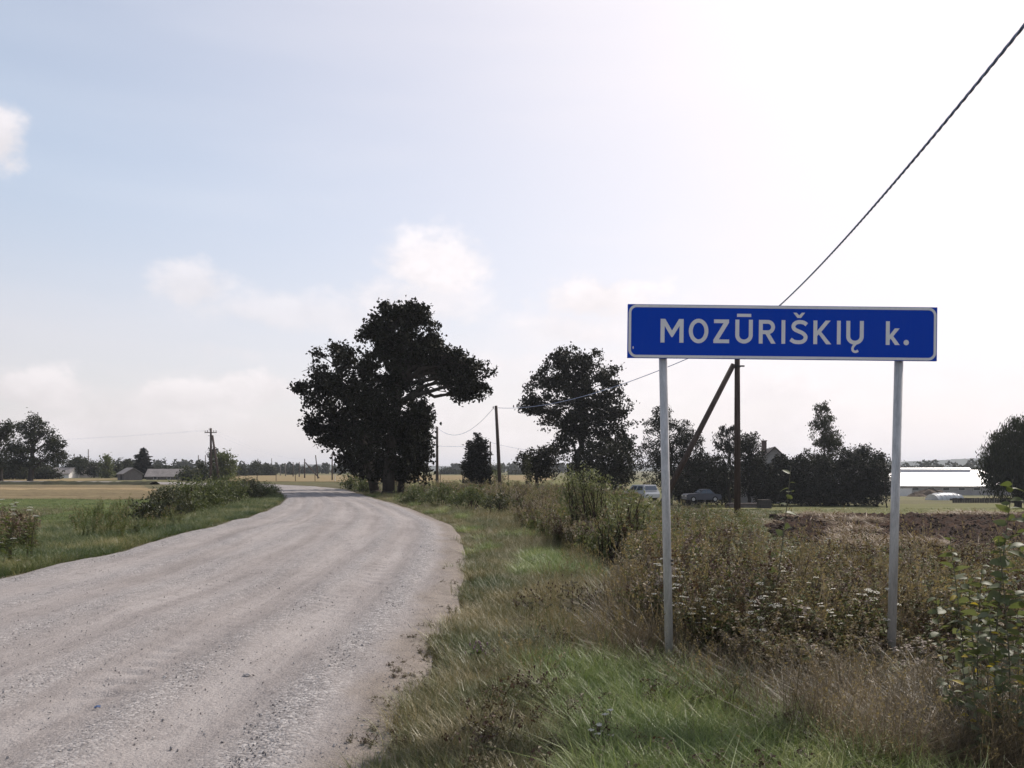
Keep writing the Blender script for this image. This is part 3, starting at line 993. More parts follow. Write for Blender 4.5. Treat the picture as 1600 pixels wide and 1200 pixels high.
def cable(label, a, b, s, r, twist=None, n=24, sides=4):
    mb = MB()
    P = sag(a, b, s, n)
    if twist:
        # four insulated strands laid round each other
        Q = sag(a, b, s, int((Vector(b) - Vector(a)).length / .07))
        ax = (Q[-1] - Q[0]).normalized()
        e1 = ax.cross(Vector((0, 0, 1))).normalized(); e2 = e1.cross(ax)
        L = 0
        for k in range(3):
            pts = []
            for i, p in enumerate(Q):
                q = 2 * math.pi * (i * .07 / twist + k / 3)
                pts.append(p + (e1 * math.cos(q) + e2 * math.sin(q)) * r)
            mb.tube(pts, r * .92, 5)
    else:
        mb.tube(P, r, sides)
    o = link('overhead_cable', mb.mesh('overhead_cable', M['wire'], True))
    return tag(o, label, 'cable')


cable('twisted blue-grey cable rising from behind the sign to the upper right', P1 + Vector((-.1, -.1, -.84)), (3.0, -6, 7.45), 1.09, .0100, .55)
cable('cable sagging from behind the sign to the leaning pole', P1 + Vector((-.15, .1, -.8)), P2 + Vector((.05, 0, -.15)), .75, .016, None, 30)
cable('cable hanging between the leaning pole and the oak', P2 + Vector((-.15, 0, -.12)), P3 + Vector((.1, 0, -.15)), 1.35, .018, None, 30)
cable('cable running from the oak pole into the big oak', P3 + Vector((-.1, 0, -.1)), (-15.5, 120, 6.0), 1.0, .02, None, 20)
cable('thin low cable left and right of the small conifer', at(640, 694, 95), at(766, 697, 92), .15, .014, None, 12)
cable('thin low cable from short pole toward second oak', at(766, 691, 92), at(850, 705, 98), .2, .014, None, 12)
for dz, dx, lb in ((-.25, -.6, 'left'), (-.25, .6, 'right')):
    cable('thin wire on the %s end of the crossarm over the left fields' % lb, PL + Vector((dx, 0, dz)), (-165 + dx * 3, 165, 7.5), 1.3, .004, None, 20)
    cable('thin wire from the %s end of the crossarm to far poles' % lb, PL + Vector((dx, 0, dz)), FP[2] + Vector((dx * .3, 0, -.1)), .9, .004, None, 20)


# ------------------------------------------------------------------ trees by the road
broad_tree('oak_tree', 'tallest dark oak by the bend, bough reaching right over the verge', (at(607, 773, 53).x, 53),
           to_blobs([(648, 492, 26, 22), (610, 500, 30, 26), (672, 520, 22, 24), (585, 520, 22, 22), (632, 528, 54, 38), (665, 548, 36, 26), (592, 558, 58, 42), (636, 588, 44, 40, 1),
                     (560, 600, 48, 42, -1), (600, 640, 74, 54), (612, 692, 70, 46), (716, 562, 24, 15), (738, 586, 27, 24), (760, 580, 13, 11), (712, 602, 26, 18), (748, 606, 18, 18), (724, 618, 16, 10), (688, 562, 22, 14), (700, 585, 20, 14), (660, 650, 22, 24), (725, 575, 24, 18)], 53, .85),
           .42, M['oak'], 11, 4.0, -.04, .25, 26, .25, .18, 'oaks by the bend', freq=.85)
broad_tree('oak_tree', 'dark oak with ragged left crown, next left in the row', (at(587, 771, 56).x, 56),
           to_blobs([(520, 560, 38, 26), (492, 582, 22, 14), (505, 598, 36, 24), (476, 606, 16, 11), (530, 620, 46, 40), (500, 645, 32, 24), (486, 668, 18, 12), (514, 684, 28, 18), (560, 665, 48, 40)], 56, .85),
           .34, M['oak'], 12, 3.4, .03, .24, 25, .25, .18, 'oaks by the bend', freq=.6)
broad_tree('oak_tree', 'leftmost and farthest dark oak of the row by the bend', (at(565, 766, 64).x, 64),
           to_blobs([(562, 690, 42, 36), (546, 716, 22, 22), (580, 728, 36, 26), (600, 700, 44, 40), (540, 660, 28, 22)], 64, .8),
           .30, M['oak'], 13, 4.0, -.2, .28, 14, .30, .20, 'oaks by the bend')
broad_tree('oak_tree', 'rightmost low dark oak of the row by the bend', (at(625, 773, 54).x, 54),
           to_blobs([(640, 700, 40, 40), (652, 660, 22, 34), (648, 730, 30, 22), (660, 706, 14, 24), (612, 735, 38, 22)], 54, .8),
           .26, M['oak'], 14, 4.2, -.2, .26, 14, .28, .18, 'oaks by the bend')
for i, (px, py, Y, w, h_, lb) in enumerate(((545, 752, 66, 16, 16, 'small grey-green shrub left of the oak trunks'), (570, 757, 58, 18, 13, 'low bush growing at the foot of the oak row'))):
    x = (px - 800) / F * Y
    bush('shrub', lb, (x, Y), to_blobs([(px, py, w, h_), (px + 8, py + 6, w, h_ * .7)], Y), M['bush'], 30 + i, 5, -.3, .22, 12, .16, .09)
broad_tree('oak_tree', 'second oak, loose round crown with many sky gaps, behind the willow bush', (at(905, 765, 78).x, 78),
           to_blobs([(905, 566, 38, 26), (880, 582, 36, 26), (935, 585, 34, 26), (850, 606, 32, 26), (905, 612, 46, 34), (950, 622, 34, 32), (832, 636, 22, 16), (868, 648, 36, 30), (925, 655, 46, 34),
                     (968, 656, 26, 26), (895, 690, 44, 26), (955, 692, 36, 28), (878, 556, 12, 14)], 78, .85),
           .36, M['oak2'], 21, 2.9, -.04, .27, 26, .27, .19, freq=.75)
broad_tree('round_tree', 'small round-headed dark tree left of the second oak', (at(838, 766, 66).x, 66),
           to_blobs([(838, 718, 30, 20), (822, 722, 18, 14), (858, 716, 24, 20), (845, 738, 26, 14)], 66), .13, M['oak2'], 22, 5, -.25, .2, 13, .22, .14)
broad_tree('dark_tree', 'low dense dark tree under the right side of the second oak', (at(945, 765, 74).x, 74),
           to_blobs([(940, 716, 40, 34), (975, 722, 28, 34), (912, 730, 30, 26), (960, 745, 40, 22)], 74), .2, M['garden'], 23, 4.5, -.3, .25, 13, .24, .14)
conifer('juniper_tree', 'small many-tipped dark conifer left of the leaning pole', (at(746, 762, 74).x, 74), 5.2, 1.35, M['conifer'], 24, 1.0, .30, .11,
        ((0, 0, 1.0, .8), (-.75, .1, .86, .7), (.75, -.1, .88, .6), (.25, .5, .93, .7), (-.4, -.5, .8, .8)), .35, .05, power=.55)
x_ = at(800, 750, 76).x
bush('shrub', 'pale shrub just right of the small conifer', (at(775, 760, 82).x, 82), to_blobs([(776, 738, 12, 16), (784, 748, 12, 10)], 82), M['bush'], 25, 5, -.3, .2, 10, .15, .08)
broad_tree('young_tree', 'slim pale young tree in front of the small round tree', (at(823, 760, 62).x, 62), to_blobs([(823, 730, 7, 18), (826, 752, 8, 10)], 62, 1), .03, M['birch'], 26, 8, -.4, .14, 8, .13, .08)

# ---- garden trees round the yard on the right
YG = 92
GZ = hz(25, YG)
broad_tree('spruce_like_tree', 'tall dark feathery tree behind the left sign post', (at(1048, 790, 86).x, 86),
           to_blobs([(1036, 650, 15, 18), (1028, 672, 26, 20), (1062, 672, 26, 20), (1045, 700, 46, 28), (1078, 690, 22, 18), (1018, 712, 24, 26), (1050, 740, 56, 30), (1090, 728, 28, 28)], 86, .8),
           .22, M['garden'], 31, 3.4, -.14, .24, 14, .36, .10, freq=.7, up=.7)
broad_tree('weeping_birch', 'weeping birch with arching top beside the brown pole', (at(1142, 790, 88).x, 88),
           to_blobs([(1134, 672, 10, 8), (1146, 668, 10, 5), (1128, 690, 13, 20), (1140, 705, 22, 22), (1150, 690, 14, 22), (1132, 735, 24, 24)], 88, .8),
           .16, M['garden'], 32, 3.6, -.02, .18, 12, .32, .10, droop=1.2, freq=.9)
broad_tree('garden_tree', 'dense dark rounded tree right behind the brown pole', (at(1170, 790, 90).x, 90),
           to_blobs([(1168, 692, 18, 18), (1172, 715, 24, 26), (1166, 745, 30, 30), (1182, 732, 16, 24)], 90, .9), .2, M['garden'], 33, 4.5, -.4, .25, 14, .26, .15)
broad_tree('garden_tree', 'low garden tree left of the brown pole above the car', (at(1105, 788, 94).x, 94),
           to_blobs([(1092, 730, 22, 22), (1112, 722, 20, 16), (1120, 742, 22, 20), (1100, 750, 26, 20)], 94, .9), .16, M['garden'], 34, 4, -.2, .25, 13, .26, .15)
broad_tree('birch_tree', 'tall slender birch standing above the dark garden hedge', (at(1290, 792, 96).x, 96),
           to_blobs([(1276, 642, 6, 12), (1288, 640, 7, 13), (1278, 664, 11, 16), (1293, 662, 11, 16), (1282, 680, 18, 18), (1301, 684, 15, 18), (1286, 698, 20, 18), (1304, 702, 14, 16), (1288, 722, 26, 20), (1272, 715, 14, 14)], 96, .9),
             .14, M['birch'], 35, 4.2, -.08, .2, 12, .26, .12, droop=.8, freq=.8)
hedge = [('dark garden tree behind the slanting brace', 1078, 752, 26, 26, 93), ('low dark garden tree just left of the brown pole', 1128, 752, 24, 22, 92), ('dark garden tree below the house gable', 1200, 752, 24, 26, 90),
         ('clipped dark garden tree right of the house gable', 1222, 740, 26, 26, 91), ('dark garden tree below the tall birch, left side', 1252, 742, 28, 34, 90), ('broad dark garden tree under the tall birch', 1290, 752, 34, 38, 91),
         ('dark garden tree right of the tall birch', 1325, 742, 28, 40, 90), ('pointed dark garden tree near the right sign post', 1350, 732, 22, 36, 92), ('rightmost dark garden tree touching the right sign post', 1370, 738, 20, 30, 89)]
for i, (lb, px, py, rx, ry, Y) in enumerate(hedge):
    bl = [(px, py, rx, ry), (px - rx * .4, py + ry * .6, rx * .9, ry * .7), (px + rx * .5, py + ry * .5, rx * .8, ry * .7), (px + rx * .1 * (-1) ** i, py - ry * .6, rx * .5, ry * .5), (px, 772, rx * 1.1, 16)]
    broad_tree('garden_tree', lb, (at(px, 790, Y).x, Y), to_blobs(bl, Y, .9), .12, M['garden'], 40 + i, 4.2, -.35, .24, 13, .26, .15, 'dark garden trees', twigs=2)
broad_tree('leaning_tree', 'small leaning tree with thin bare trunk beside the right post', (at(1386, 787, 84).x, 84), to_blobs([(1378, 735, 13, 14), (1368, 722, 10, 16), (1384, 748, 9, 9)], 84, .9), .06, M['garden'], 47, 4, -.1, .2, 10, .22, .14)
broad_tree('willow_tree', 'large soft grey-green willow at the right edge', (at(1590, 788, 80).x, 80),
           to_blobs([(1600, 672, 34, 24), (1572, 690, 24, 22), (1560, 715, 26, 30), (1600, 715, 50, 40), (1570, 750, 34, 34), (1620, 750, 60, 40), (1650, 690, 40, 34), (1552, 735, 18, 26)], 80, .9),
           .35, M['far'], 48, 4.2, -.4, .3, 15, .40, .09, droop=1.0)

# ---- trees across the fields on the left
broad_tree('field_tree', 'large spreading tree standing alone on the left field edge', (at(47, 752, 112).x, 112),
           to_blobs([(52, 660, 20, 16), (40, 675, 22, 16), (68, 680, 22, 18), (52, 695, 40, 18), (85, 696, 18, 12), (28, 705, 22, 14), (60, 716, 40, 16), (92, 716, 16, 12), (30, 724, 24, 12)], 112, .9),
           .38, M['far'], 51, 2.2, .0, .32, 16, .36, .17, freq=.6)
broad_tree('field_tree', 'thin-crowned tree cut by the left picture edge', (at(2, 752, 114).x, 114),
           to_blobs([(2, 676, 18, 14), (-14, 690, 26, 18), (15, 666, 10, 10), (6, 704, 18, 10), (-10, 722, 24, 16)], 114, .9), .26, M['far'], 52, 2.6, .0, .32, 12, .4, .2, freq=.5)
conifer('spruce_tree', 'broad dark spruce behind the little grey shed', (at(224, 750, 150).x, 150), 5.9, 2.6, M['conifer'], 53, .8, .55, .22, power=.6, droop=-.15)
broad_tree('round_tree', 'bright olive round tree right of the crossarm pole', (at(351, 755, 120).x, 120), to_blobs([(350, 718, 15, 14), (352, 732, 19, 18), (345, 742, 16, 12)], 120), .2, M['farlight'], 54, 3.6, -.4, .3, 12, .35, .2)
broad_tree('slim_tree', 'slim dark tree directly behind the crossarm pole', (at(334, 755, 124).x, 124), to_blobs([(333, 710, 7, 12), (334, 728, 9, 16), (330, 742, 8, 10)], 124), .12, M['far'], 55, 3.6, -.25, .26, 11, .32, .18)
broad_tree('birch_tree', 'pale green pointed tree in the far left village', (at(166, 750, 165).x, 165), to_blobs([(166, 720, 6, 8), (166, 732, 9, 10), (167, 742, 10, 8)], 165), .15, M['farlight'], 56, 3, -.3, .4, 11, .5, .28)
vill = [(20, 735, 24, 14, 135, 'dark tree mass behind the left edge tree'), (70, 738, 22, 10, 140, 'low dark tree behind the large field tree'), (118, 728, 14, 12, 170, 'dark far tree right of the large field tree'), (128, 722, 9, 8, 178, 'tall far tree by the thin mast'),
        (147, 733, 9, 12, 172, 'narrow dark far tree left of the pale pointed tree'), (182, 735, 11, 11, 178, 'hazy far tree right of the pale pointed tree'), (198, 728, 14, 11, 185, 'wide hazy far tree left of the dark spruce'),
        (268, 736, 20, 8, 190, 'low far trees behind the long barn'), (299, 742, 18, 10, 118, 'round dark bush right of the long barn'), (314, 734, 6, 14, 128, 'slim far tree right of the long barn'),
        (250, 733, 12, 6, 215, 'far tree top above the long barn'), (210, 741, 12, 8, 150, 'low tree hugging the dark spruce')]
for i, (px, py, rx, ry, Y, lb) in enumerate(vill):
    broad_tree('village_tree', lb, (at(px, 752, Y).x, Y), to_blobs([(px, py, rx, ry), (px + rx * .5, py + ry * .5, rx * .7, ry * .6), (px - rx * .5, py + ry * .4, rx * .6, ry * .6)], Y), .15,
               M['bushdark'] if Y < 125 else M['far'], 60 + i, 2.6, -.35, .38, 11, .48, .26, 'far village trees', twigs=1)
bend = [(378, 737, 7, 9, 230, 'leftmost far tree beyond the road bend'), (393, 733, 8, 11, 240, 'tall hazy far tree beyond the road bend'), (402, 731, 7, 12, 245, 'pointed hazy far tree beyond the road bend'), (418, 734, 12, 9, 250, 'wide hazy far tree beyond the road bend'),
        (454, 738, 5, 7, 300, 'small far tree between the thin poles'), (385, 740, 10, 7, 260, 'low far tree at the edge of the straw field')]
for i, (px, py, rx, ry, Y, lb) in enumerate(bend):
    broad_tree('far_tree', lb, (at(px, 748, Y).x, Y), to_blobs([(px, py, rx, ry), (px, py + ry * .6, rx * 1.1, ry * .6)], Y), .2, M['far'], 80 + i, 1.8, -.4, .5, 10, .7, .4, 'far trees beyond the bend', twigs=1)
fb_ = [(700, 739, 16, 7, 320, 'far tree seen under the cable near the oak'), (725, 741, 18, 6, 330, 'low far tree left of the small conifer'), (806, 742, 14, 6, 300, 'far tree right of the leaning pole')]
for i, (px, py, rx, ry, Y, lb) in enumerate(fb_):
    broad_tree('far_tree', lb, (at(px, 748, Y).x, Y), to_blobs([(px, py, rx, ry), (px + 6, py + 3, rx, ry * .8)], Y), .2, M['far'], 90 + i, 1.5, -.4, .6, 10, .8, .45, 'far trees beyond the bend', twigs=1)


# ---- far woods and hills
def wood(name, label, x0, x1, Y, h0, h1, seed, n, mat, size=1.6):
    rng = np.random.default_rng(seed)
    P = []
    for i in range(n):
        x = rng.uniform(x0, x1); y = Y + rng.uniform(-12, 25)
        h = rng.uniform(h0, h1); w = h * rng.uniform(.22, .42)
        k = 55
        q = rng.standard_normal((k, 3)); q /= np.linalg.norm(q, axis=1, keepdims=True)
        q *= rng.uniform(.3, 1, (k, 1)) ** .5
        q[:, :2] *= (1.15 - .5 * (q[:, 2:] + 1) / 2)
        P.append(np.array([x, y, hz(x, y) + h * .52]) + q * np.array([w, w, h * .5]))
    P = np.vstack(P)
    d, e = rand_frames(len(P), rng, .3)
    V, Fc = kites(P, d, e, size, size * .7, rng)
    o = link(name, new_mesh(name, V, Fc, (mat,)))
    return tag(o, label, 'woods', kind='stuff')


wood('far_wood', 'dark wood edge across the straw field beyond the bend', -125, -58, 380, 1.2, 6.0, 1, 90, M['far'])
wood('far_wood', 'hazy low wood behind the left village', -360, -130, 380, 1.5, 7.5, 2, 190, M['far'])
wood('far_wood', 'far wood behind the white roofed barn', 150, 420, 420, 7, 13, 3, 300, M['far'], 2.0)
wood('far_wood', 'far wood line between the oak and the pole', -40, 60, 520, 3, 7, 4, 120, M['far'], 2.0)


def hill(label, Y, x0, x1, tops, seed, mat, depth=300):
    """forested ridge; tops = (x share, height)"""
    rng = np.random.default_rng(seed)
    nx, ny = 420, 14
    xs = np.linspace(x0, x1, nx)
    prof = np.interp(np.linspace(0, 1, nx), [p for p, _ in tops], [h for _, h in tops])
    rough = np.array([mnoise.fractal(Vector((x / 60, seed, 0)), 1.0, 2.0, 5) for x in xs])
    V = []
    for j in range(ny):
        t = j / (ny - 1)
        sh = math.sin(min(1, t * 1.6) * math.pi / 2)
        for i, x in enumerate(xs):
            zz_ = prof[i] * sh + (2.2 * rough[i] + rng.uniform(-1.2, 1.2)) * min(1, prof[i] / 6) * (.3 + .7 * sh) * (1 if j else 0)
            V.append((x, Y + depth * t, -1 + zz_ if j else -2))
    i = np.arange(nx - 1)[None, :] + nx * np.arange(ny - 1)[:, None]
    o = link('hills', new_mesh('hills', V, np.stack([i, i + 1, i + 1 + nx, i + nx], -1).reshape(-1, 4), (mat,)))
    return tag(o, label, 'hills', kind='structure')


M['hillwood'] = mat_plain('wooded_hill', (.035, .045, .025), .95, .35, .03, .05, bstr=0)
hill('low wooded hills on the horizon, faded blue by haze', 3300, -4200, 4200, [(0, 18), (.2, 23), (.32, 21), (.4, 26), (.47, 22), (.52, 29), (.6, 24), (.68, 40), (.8, 50), (1, 28)], 2, M['hillwood'], 500)
hill('nearer wooded rise behind the white barn', 1700, 120, 2000, [(0, 0), (.15, 7), (.35, 16), (.5, 27), (.6, 38), (1, 44)], 3, M['hillwood'], 300)
hill('nearer wooded slope beyond the straw field', 1900, -1250, 70, [(0, 4), (.3, 14), (.5, 18), (.75, 16), (.9, 7), (1, 0)], 4, M['hillwood'], 300)

# ------------------------------------------------------------------ buildings and yard things
M['render'] = mat_plain('grey_render', (.42, .38, .35), .9, .12, 3, .2)
M['timber'] = mat_plain('weathered_boards', (.16, .145, .14), .9, .25, 3, .15, stretch=(8, 8, .6))
M['tinroof'] = mat_plain('old_grey_roof', (.22, .20, .19), .8, .2, 2, .2)
M['whitetin'] = mat_plain('white_metal_roof', (.58, .555, .56), .35, .05, .3, .5, bstr=.05)
M['darkroof'] = mat_plain('dark_roof', (.06, .052, .05), .8, .2, 3, .2)
M['concrete'] = mat_plain('barn_wall', (.33, .30, .29), .9, .12, .8, .2)
M['glassdark'] = mat_plain('dark_glass', (.03, .035, .04), .12, .1, 2, .5, bstr=0)
M['glasssky'] = mat_plain('window_glass', (.05, .07, .10), .06, .1, 2, .8, bstr=0)
M['brick'] = mat_plain('chimney_brick', (.16, .11, .095), .9, .2, 8, .1)
M['whitepaint'] = mat_plain('white_paint', (.68, .66, .64), .6, .06, 2, .3)


def gable_house(name, label, px, py, Y, wdt, dep, eave, ridge, rz, wall, roof, windows=(), door=None, chimney=None, over=.35, cat='building', hip=0.0, group=None):
    """long axis along local x; local -y is the side facing out"""
    b = at(px, py, Y)
    t = thing(name, label, cat, (b.x, Y, hz(b.x, Y)), rz, group)
    hx, hy = wdt / 2, dep / 2
    mb = MB()
    mb.add([(-hx, -hy, -.6), (hx, -hy, -.6), (hx, hy, -.6), (-hx, hy, -.6), (-hx, -hy, eave), (hx, -hy, eave), (hx, hy, eave), (-hx, hy, eave)],
           [(0, 1, 5, 4), (1, 2, 6, 5), (2, 3, 7, 6), (3, 0, 4, 7)])
    if not hip:
        mb.add([(-hx, -hy, eave), (-hx, hy, eave), (-hx, 0, ridge - .05)], [(0, 2, 1)])
        mb.add([(hx, -hy, eave), (hx, hy, eave), (hx, 0, ridge - .05)], [(0, 1, 2)])
    w = link('wall', mb.mesh('wall', wall), t)
    sl = (ridge - eave) / hy
    ox, oy = hx + over, hy + over
    ez = eave - over * sl + .04
    rx = ox - hip
    mb = MB()
    th = .12
    T = [(-ox, -oy, ez), (ox, -oy, ez), (rx, 0, ridge), (-rx, 0, ridge), (ox, oy, ez), (-ox, oy, ez)]
    V = T + [(x, y, z + th) for x, y, z in T]
    mb.add(V, [(0, 1, 2, 3), (3, 2, 4, 5), (6, 9, 8, 7), (9, 11, 10, 8), (0, 6, 7, 1), (5, 4, 10, 11), (1, 7, 8, 2), (2, 8, 10, 4), (0, 3, 9, 6), (3, 5, 11, 9)])
    if hip:
        mb.add([T[1], T[4], T[2]], [(0, 1, 2)]); mb.add([T[0], T[5], T[3]], [(0, 2, 1)])
    r = link('roof', mb.mesh('roof', roof), t)
    for (x, z, ww, hh_) in windows:
        mb = MB(); mb.box((x, -hy - .02, z), (ww + .16, .08, hh_ + .16))
        f = link('window', mb.mesh('window', M['whitepaint']), t)
        mb = MB(); mb.box((x, -hy - .05, z), (ww, .06, hh_))
        link('pane', mb.mesh('pane', M['glassdark']), f)
    if door:
        x, ww, hh_ = door
        mb = MB(); mb.box((x, -hy - .03, hh_ / 2), (ww, .08, hh_))
        link('door', mb.mesh('door', M['darkroof']), t)
    if chimney:
        x, y, zt = chimney
        mb = MB(); mb.box((x, y, zt - 1.0), (.6, .6, 2.0)); mb.box((x, y, zt + .04), (.72, .72, .1))
        link('chimney', mb.mesh('chimney', M['brick']), r)
    return t


# house whose gable shows between the garden trees
hb = at(1203, 701, 104)
hg = hz(hb.x, 104)
t = gable_house('farmhouse', 'grey house gable with dark roof rising between garden trees', 1203, 790, 104, 11, 8.4, hb.z - hg - 4.2, hb.z - hg, math.radians(78), M['render'], M['darkroof'],
                chimney=(-2.6, 1.0, hb.z - hg + .9))
mb = MB(); mb.tube([(-5.46, -.0, hb.z - hg - 1.5), (-5.53, -.0, hb.z - hg - 1.5)], .28, 14)
link('attic_window', mb.mesh('attic_window', M['glassdark']), t)
# open shed in the yard
sb = at(1101, 748, 98)
sz = hz(sb.x, 98)
t = thing('open_shed', 'open lean-to shed with flat pale roof above the blue car', 'shed', (sb.x, 98, sz), -.15)
mb = MB(); mb.add([(-1.4, -1.2, sb.z - sz - .16), (1.3, -1.2, sb.z - sz + .12), (1.3, 1.6, sb.z - sz + .3), (-1.4, 1.6, sb.z - sz + .05),
                  (-1.4, -1.2, sb.z - sz - .06), (1.3, -1.2, sb.z - sz + .22), (1.3, 1.6, sb.z - sz + .4), (-1.4, 1.6, sb.z - sz + .15)],
                 [(0, 3, 2, 1), (4, 5, 6, 7), (0, 1, 5, 4), (1, 2, 6, 5), (2, 3, 7, 6), (3, 0, 4, 7)])
link('roof', mb.mesh('roof', M['tinroof']), t)
for x, y in ((-1.2, -1.05), (.55, -1.05), (-1.2, 1.4), (1.15, 1.4)):
    mb = MB(); mb.box((x, y, (sb.z - sz) / 2 - .05), (.13, .13, sb.z - sz + .0)); link('post', mb.mesh('post', M['timber']), t)
mb = MB(); mb.box((0, 1.48, (sb.z - sz) / 2), (2.5, .05, sb.z - sz - .1)); link('back_wall', mb.mesh('back_wall', M['timber']), t)

# white-roofed cattle barn
bz = at(1420, 771, 225)
t = gable_house('cattle_barn', 'long low barn with bright white metal roof on the right', 1442, 771, 225, 46, 19, 2.6, 6.6, math.radians(-4), M['concrete'], M['whitetin'],
                windows=[(-18 + 4 * k, 1.6, 1.6, .7) for k in range(10)], door=(20.3, 1.6, 2.1), over=.8, hip=6.0)
t.location.z = bz.z - .1
mb = MB(); mb.prism([(-1.0, 6.2), (1.0, 6.2), (1.0, 6.95), (0, 7.35), (-1.0, 6.95)], -15.2, 12.6)
rv = link('ridge_vent', mb.mesh('ridge_vent', M['whitetin']), [c for c in t.children if c.name.startswith('roof')][0])
rv.rotation_euler = (0, 0, math.radians(-90))
# white wall panel, manure heap and black bales in front of it
def heap(name, label, px, py, Y, rx, ry, h, mat, seed, cat):
    b = at(px, py, Y)
    n, m_ = 28, 9
    V, Fc = [], []
    for j in range(m_ + 1):
        q = j / m_
        for i in range(n):
            a = 2 * math.pi * i / n
            w = 1 + .22 * mnoise.noise(Vector((math.cos(a) * 2, math.sin(a) * 2, q * 3 + seed)))
            V.append((math.cos(a) * rx * (1 - q) * w, math.sin(a) * ry * (1 - q) * w, h * (1 - (1 - q) ** 2) * (.8 + .35 * mnoise.noise(Vector((math.cos(a) * 3 * (1 - q), math.sin(a) * 3, seed)))) - .1 * (j == 0)))
    for j in range(m_):
        for i in range(n):
            Fc.append((j * n + i, j * n + (i + 1) % n, (j + 1) * n + (i + 1) % n, (j + 1) * n + i))
    o = link(name, new_mesh(name, V, Fc, (mat,), smooth=False), None, (b.x, Y, b.z))
    return tag(o, label, cat)


M['manure'] = mat_plain('brown_heap', (.10, .075, .055), .95, .35, 1.2, .1, bstr=.8)
heap('manure_heap', 'low brown heap in front of the white barn', 1452, 778, 170, 5.0, 3.0, 2.2, M['manure'], 4, 'heap')
heap('manure_heap', 'small dark heap beside the pale wall by the barn', 1434, 778, 160, 2.2, 2.0, 1.2, M['manure'], 5, 'heap')
b = at(1411, 773, 175)
mb = MB(); mb.box((0, 0, .5), (3.7, .35, 1.6)); mb.box((0, 0, 1.34), (3.8, .45, .08))
tag(link('low_wall', mb.mesh('low_wall', M['whitepaint']), None, (b.x, 175, b.z)), 'short pale wall right of the right sign post, before the barn', 'wall')

# tunnel greenhouse
gb = at(1476, 785, 112)
t = thing('greenhouse', 'small pale arched plastic greenhouse before the white barn', 'greenhouse', (gb.x, 112, gb.z), math.radians(6))
M['film'], N_ = new_mat('greenhouse_film')
pb = pbr(N_, N_.ramp(N_.noise(N_.n('ShaderNodeTexCoord').outputs['Object'], 1.5, 4, .6), [(.3, (.50, .54, .58)), (.7, (.68, .70, .72))]), .3, .5)
tl = N_.n('ShaderNodeBsdfTranslucent'); tl.inputs[0].default_value = (.7, .72, .74, 1)
mx_ = N_.n('ShaderNodeMixShader'); mx_.inputs[0].default_value = .45
N_.t.links.new(pb, mx_.inputs[1]); N_.t.links.new(tl.outputs[0], mx_.inputs[2]); out(N_, mx_.outputs[0])
n = 14
V, Fc = [], []
for i in range(7):
    for k in range(n + 1):
        a = math.pi * k / n
        V.append((-1.95 + 3.9 * i / 6, 1.5 - 3.0 * (1 - math.cos(a)) / 2, 1.38 * math.sin(a) ** .8 * (1 - .18 * abs(i / 3 - 1) ** 4)))
for i in range(6):
    for k in range(n):
        q = i * (n + 1) + k
        Fc.append((q, q + 1, q + n + 2, q + n + 1))
Fc += [tuple(range(n + 1)), tuple(range(6 * (n + 1), 7 * (n + 1)))[::-1]]
link('film_cover', new_mesh('film_cover', V, Fc, (M['film'],), smooth=True), t)
for i in range(7):
    mb = MB(); mb.tube([(-1.95 + 3.9 * i / 6, 1.53 - 3.06 * (1 - math.cos(math.pi * k / n)) / 2, 1.41 * math.sin(math.pi * k / n) ** .8 * (1 - .18 * abs(i / 3 - 1) ** 4)) for k in range(n + 1)], .022, 5)
    link('hoop', mb.mesh('hoop', M['galv']), t)
mb = MB(); mb.box((1.1, -1.72, .3), (3.0, .1, .62)); link('base_board', mb.mesh('base_board', M['darkroof']), t)
# low dark fence right of it
b0, b1 = at(1490, 789, 100), at(1625, 789, 100)
t = thing('board_fence', 'low dark board fence at the foot of the willow', 'fence', (b0.x, 100, hz(b0.x, 100)))
for k in range(36):
    x = (b1.x - b0.x) * k / 35
    mb = MB(); mb.box((x, 0, .28), (.27, .03, .62 + .05 * math.sin(k * 2.7)))
    link('board', mb.mesh('board', M['darkroof']), t)
for k in range(8):
    x = (b1.x - b0.x) * k / 7
    mb = MB(); mb.box((x, .06, .25), (.1, .08, .7)); link('post', mb.mesh('post', M['darkroof']), t)


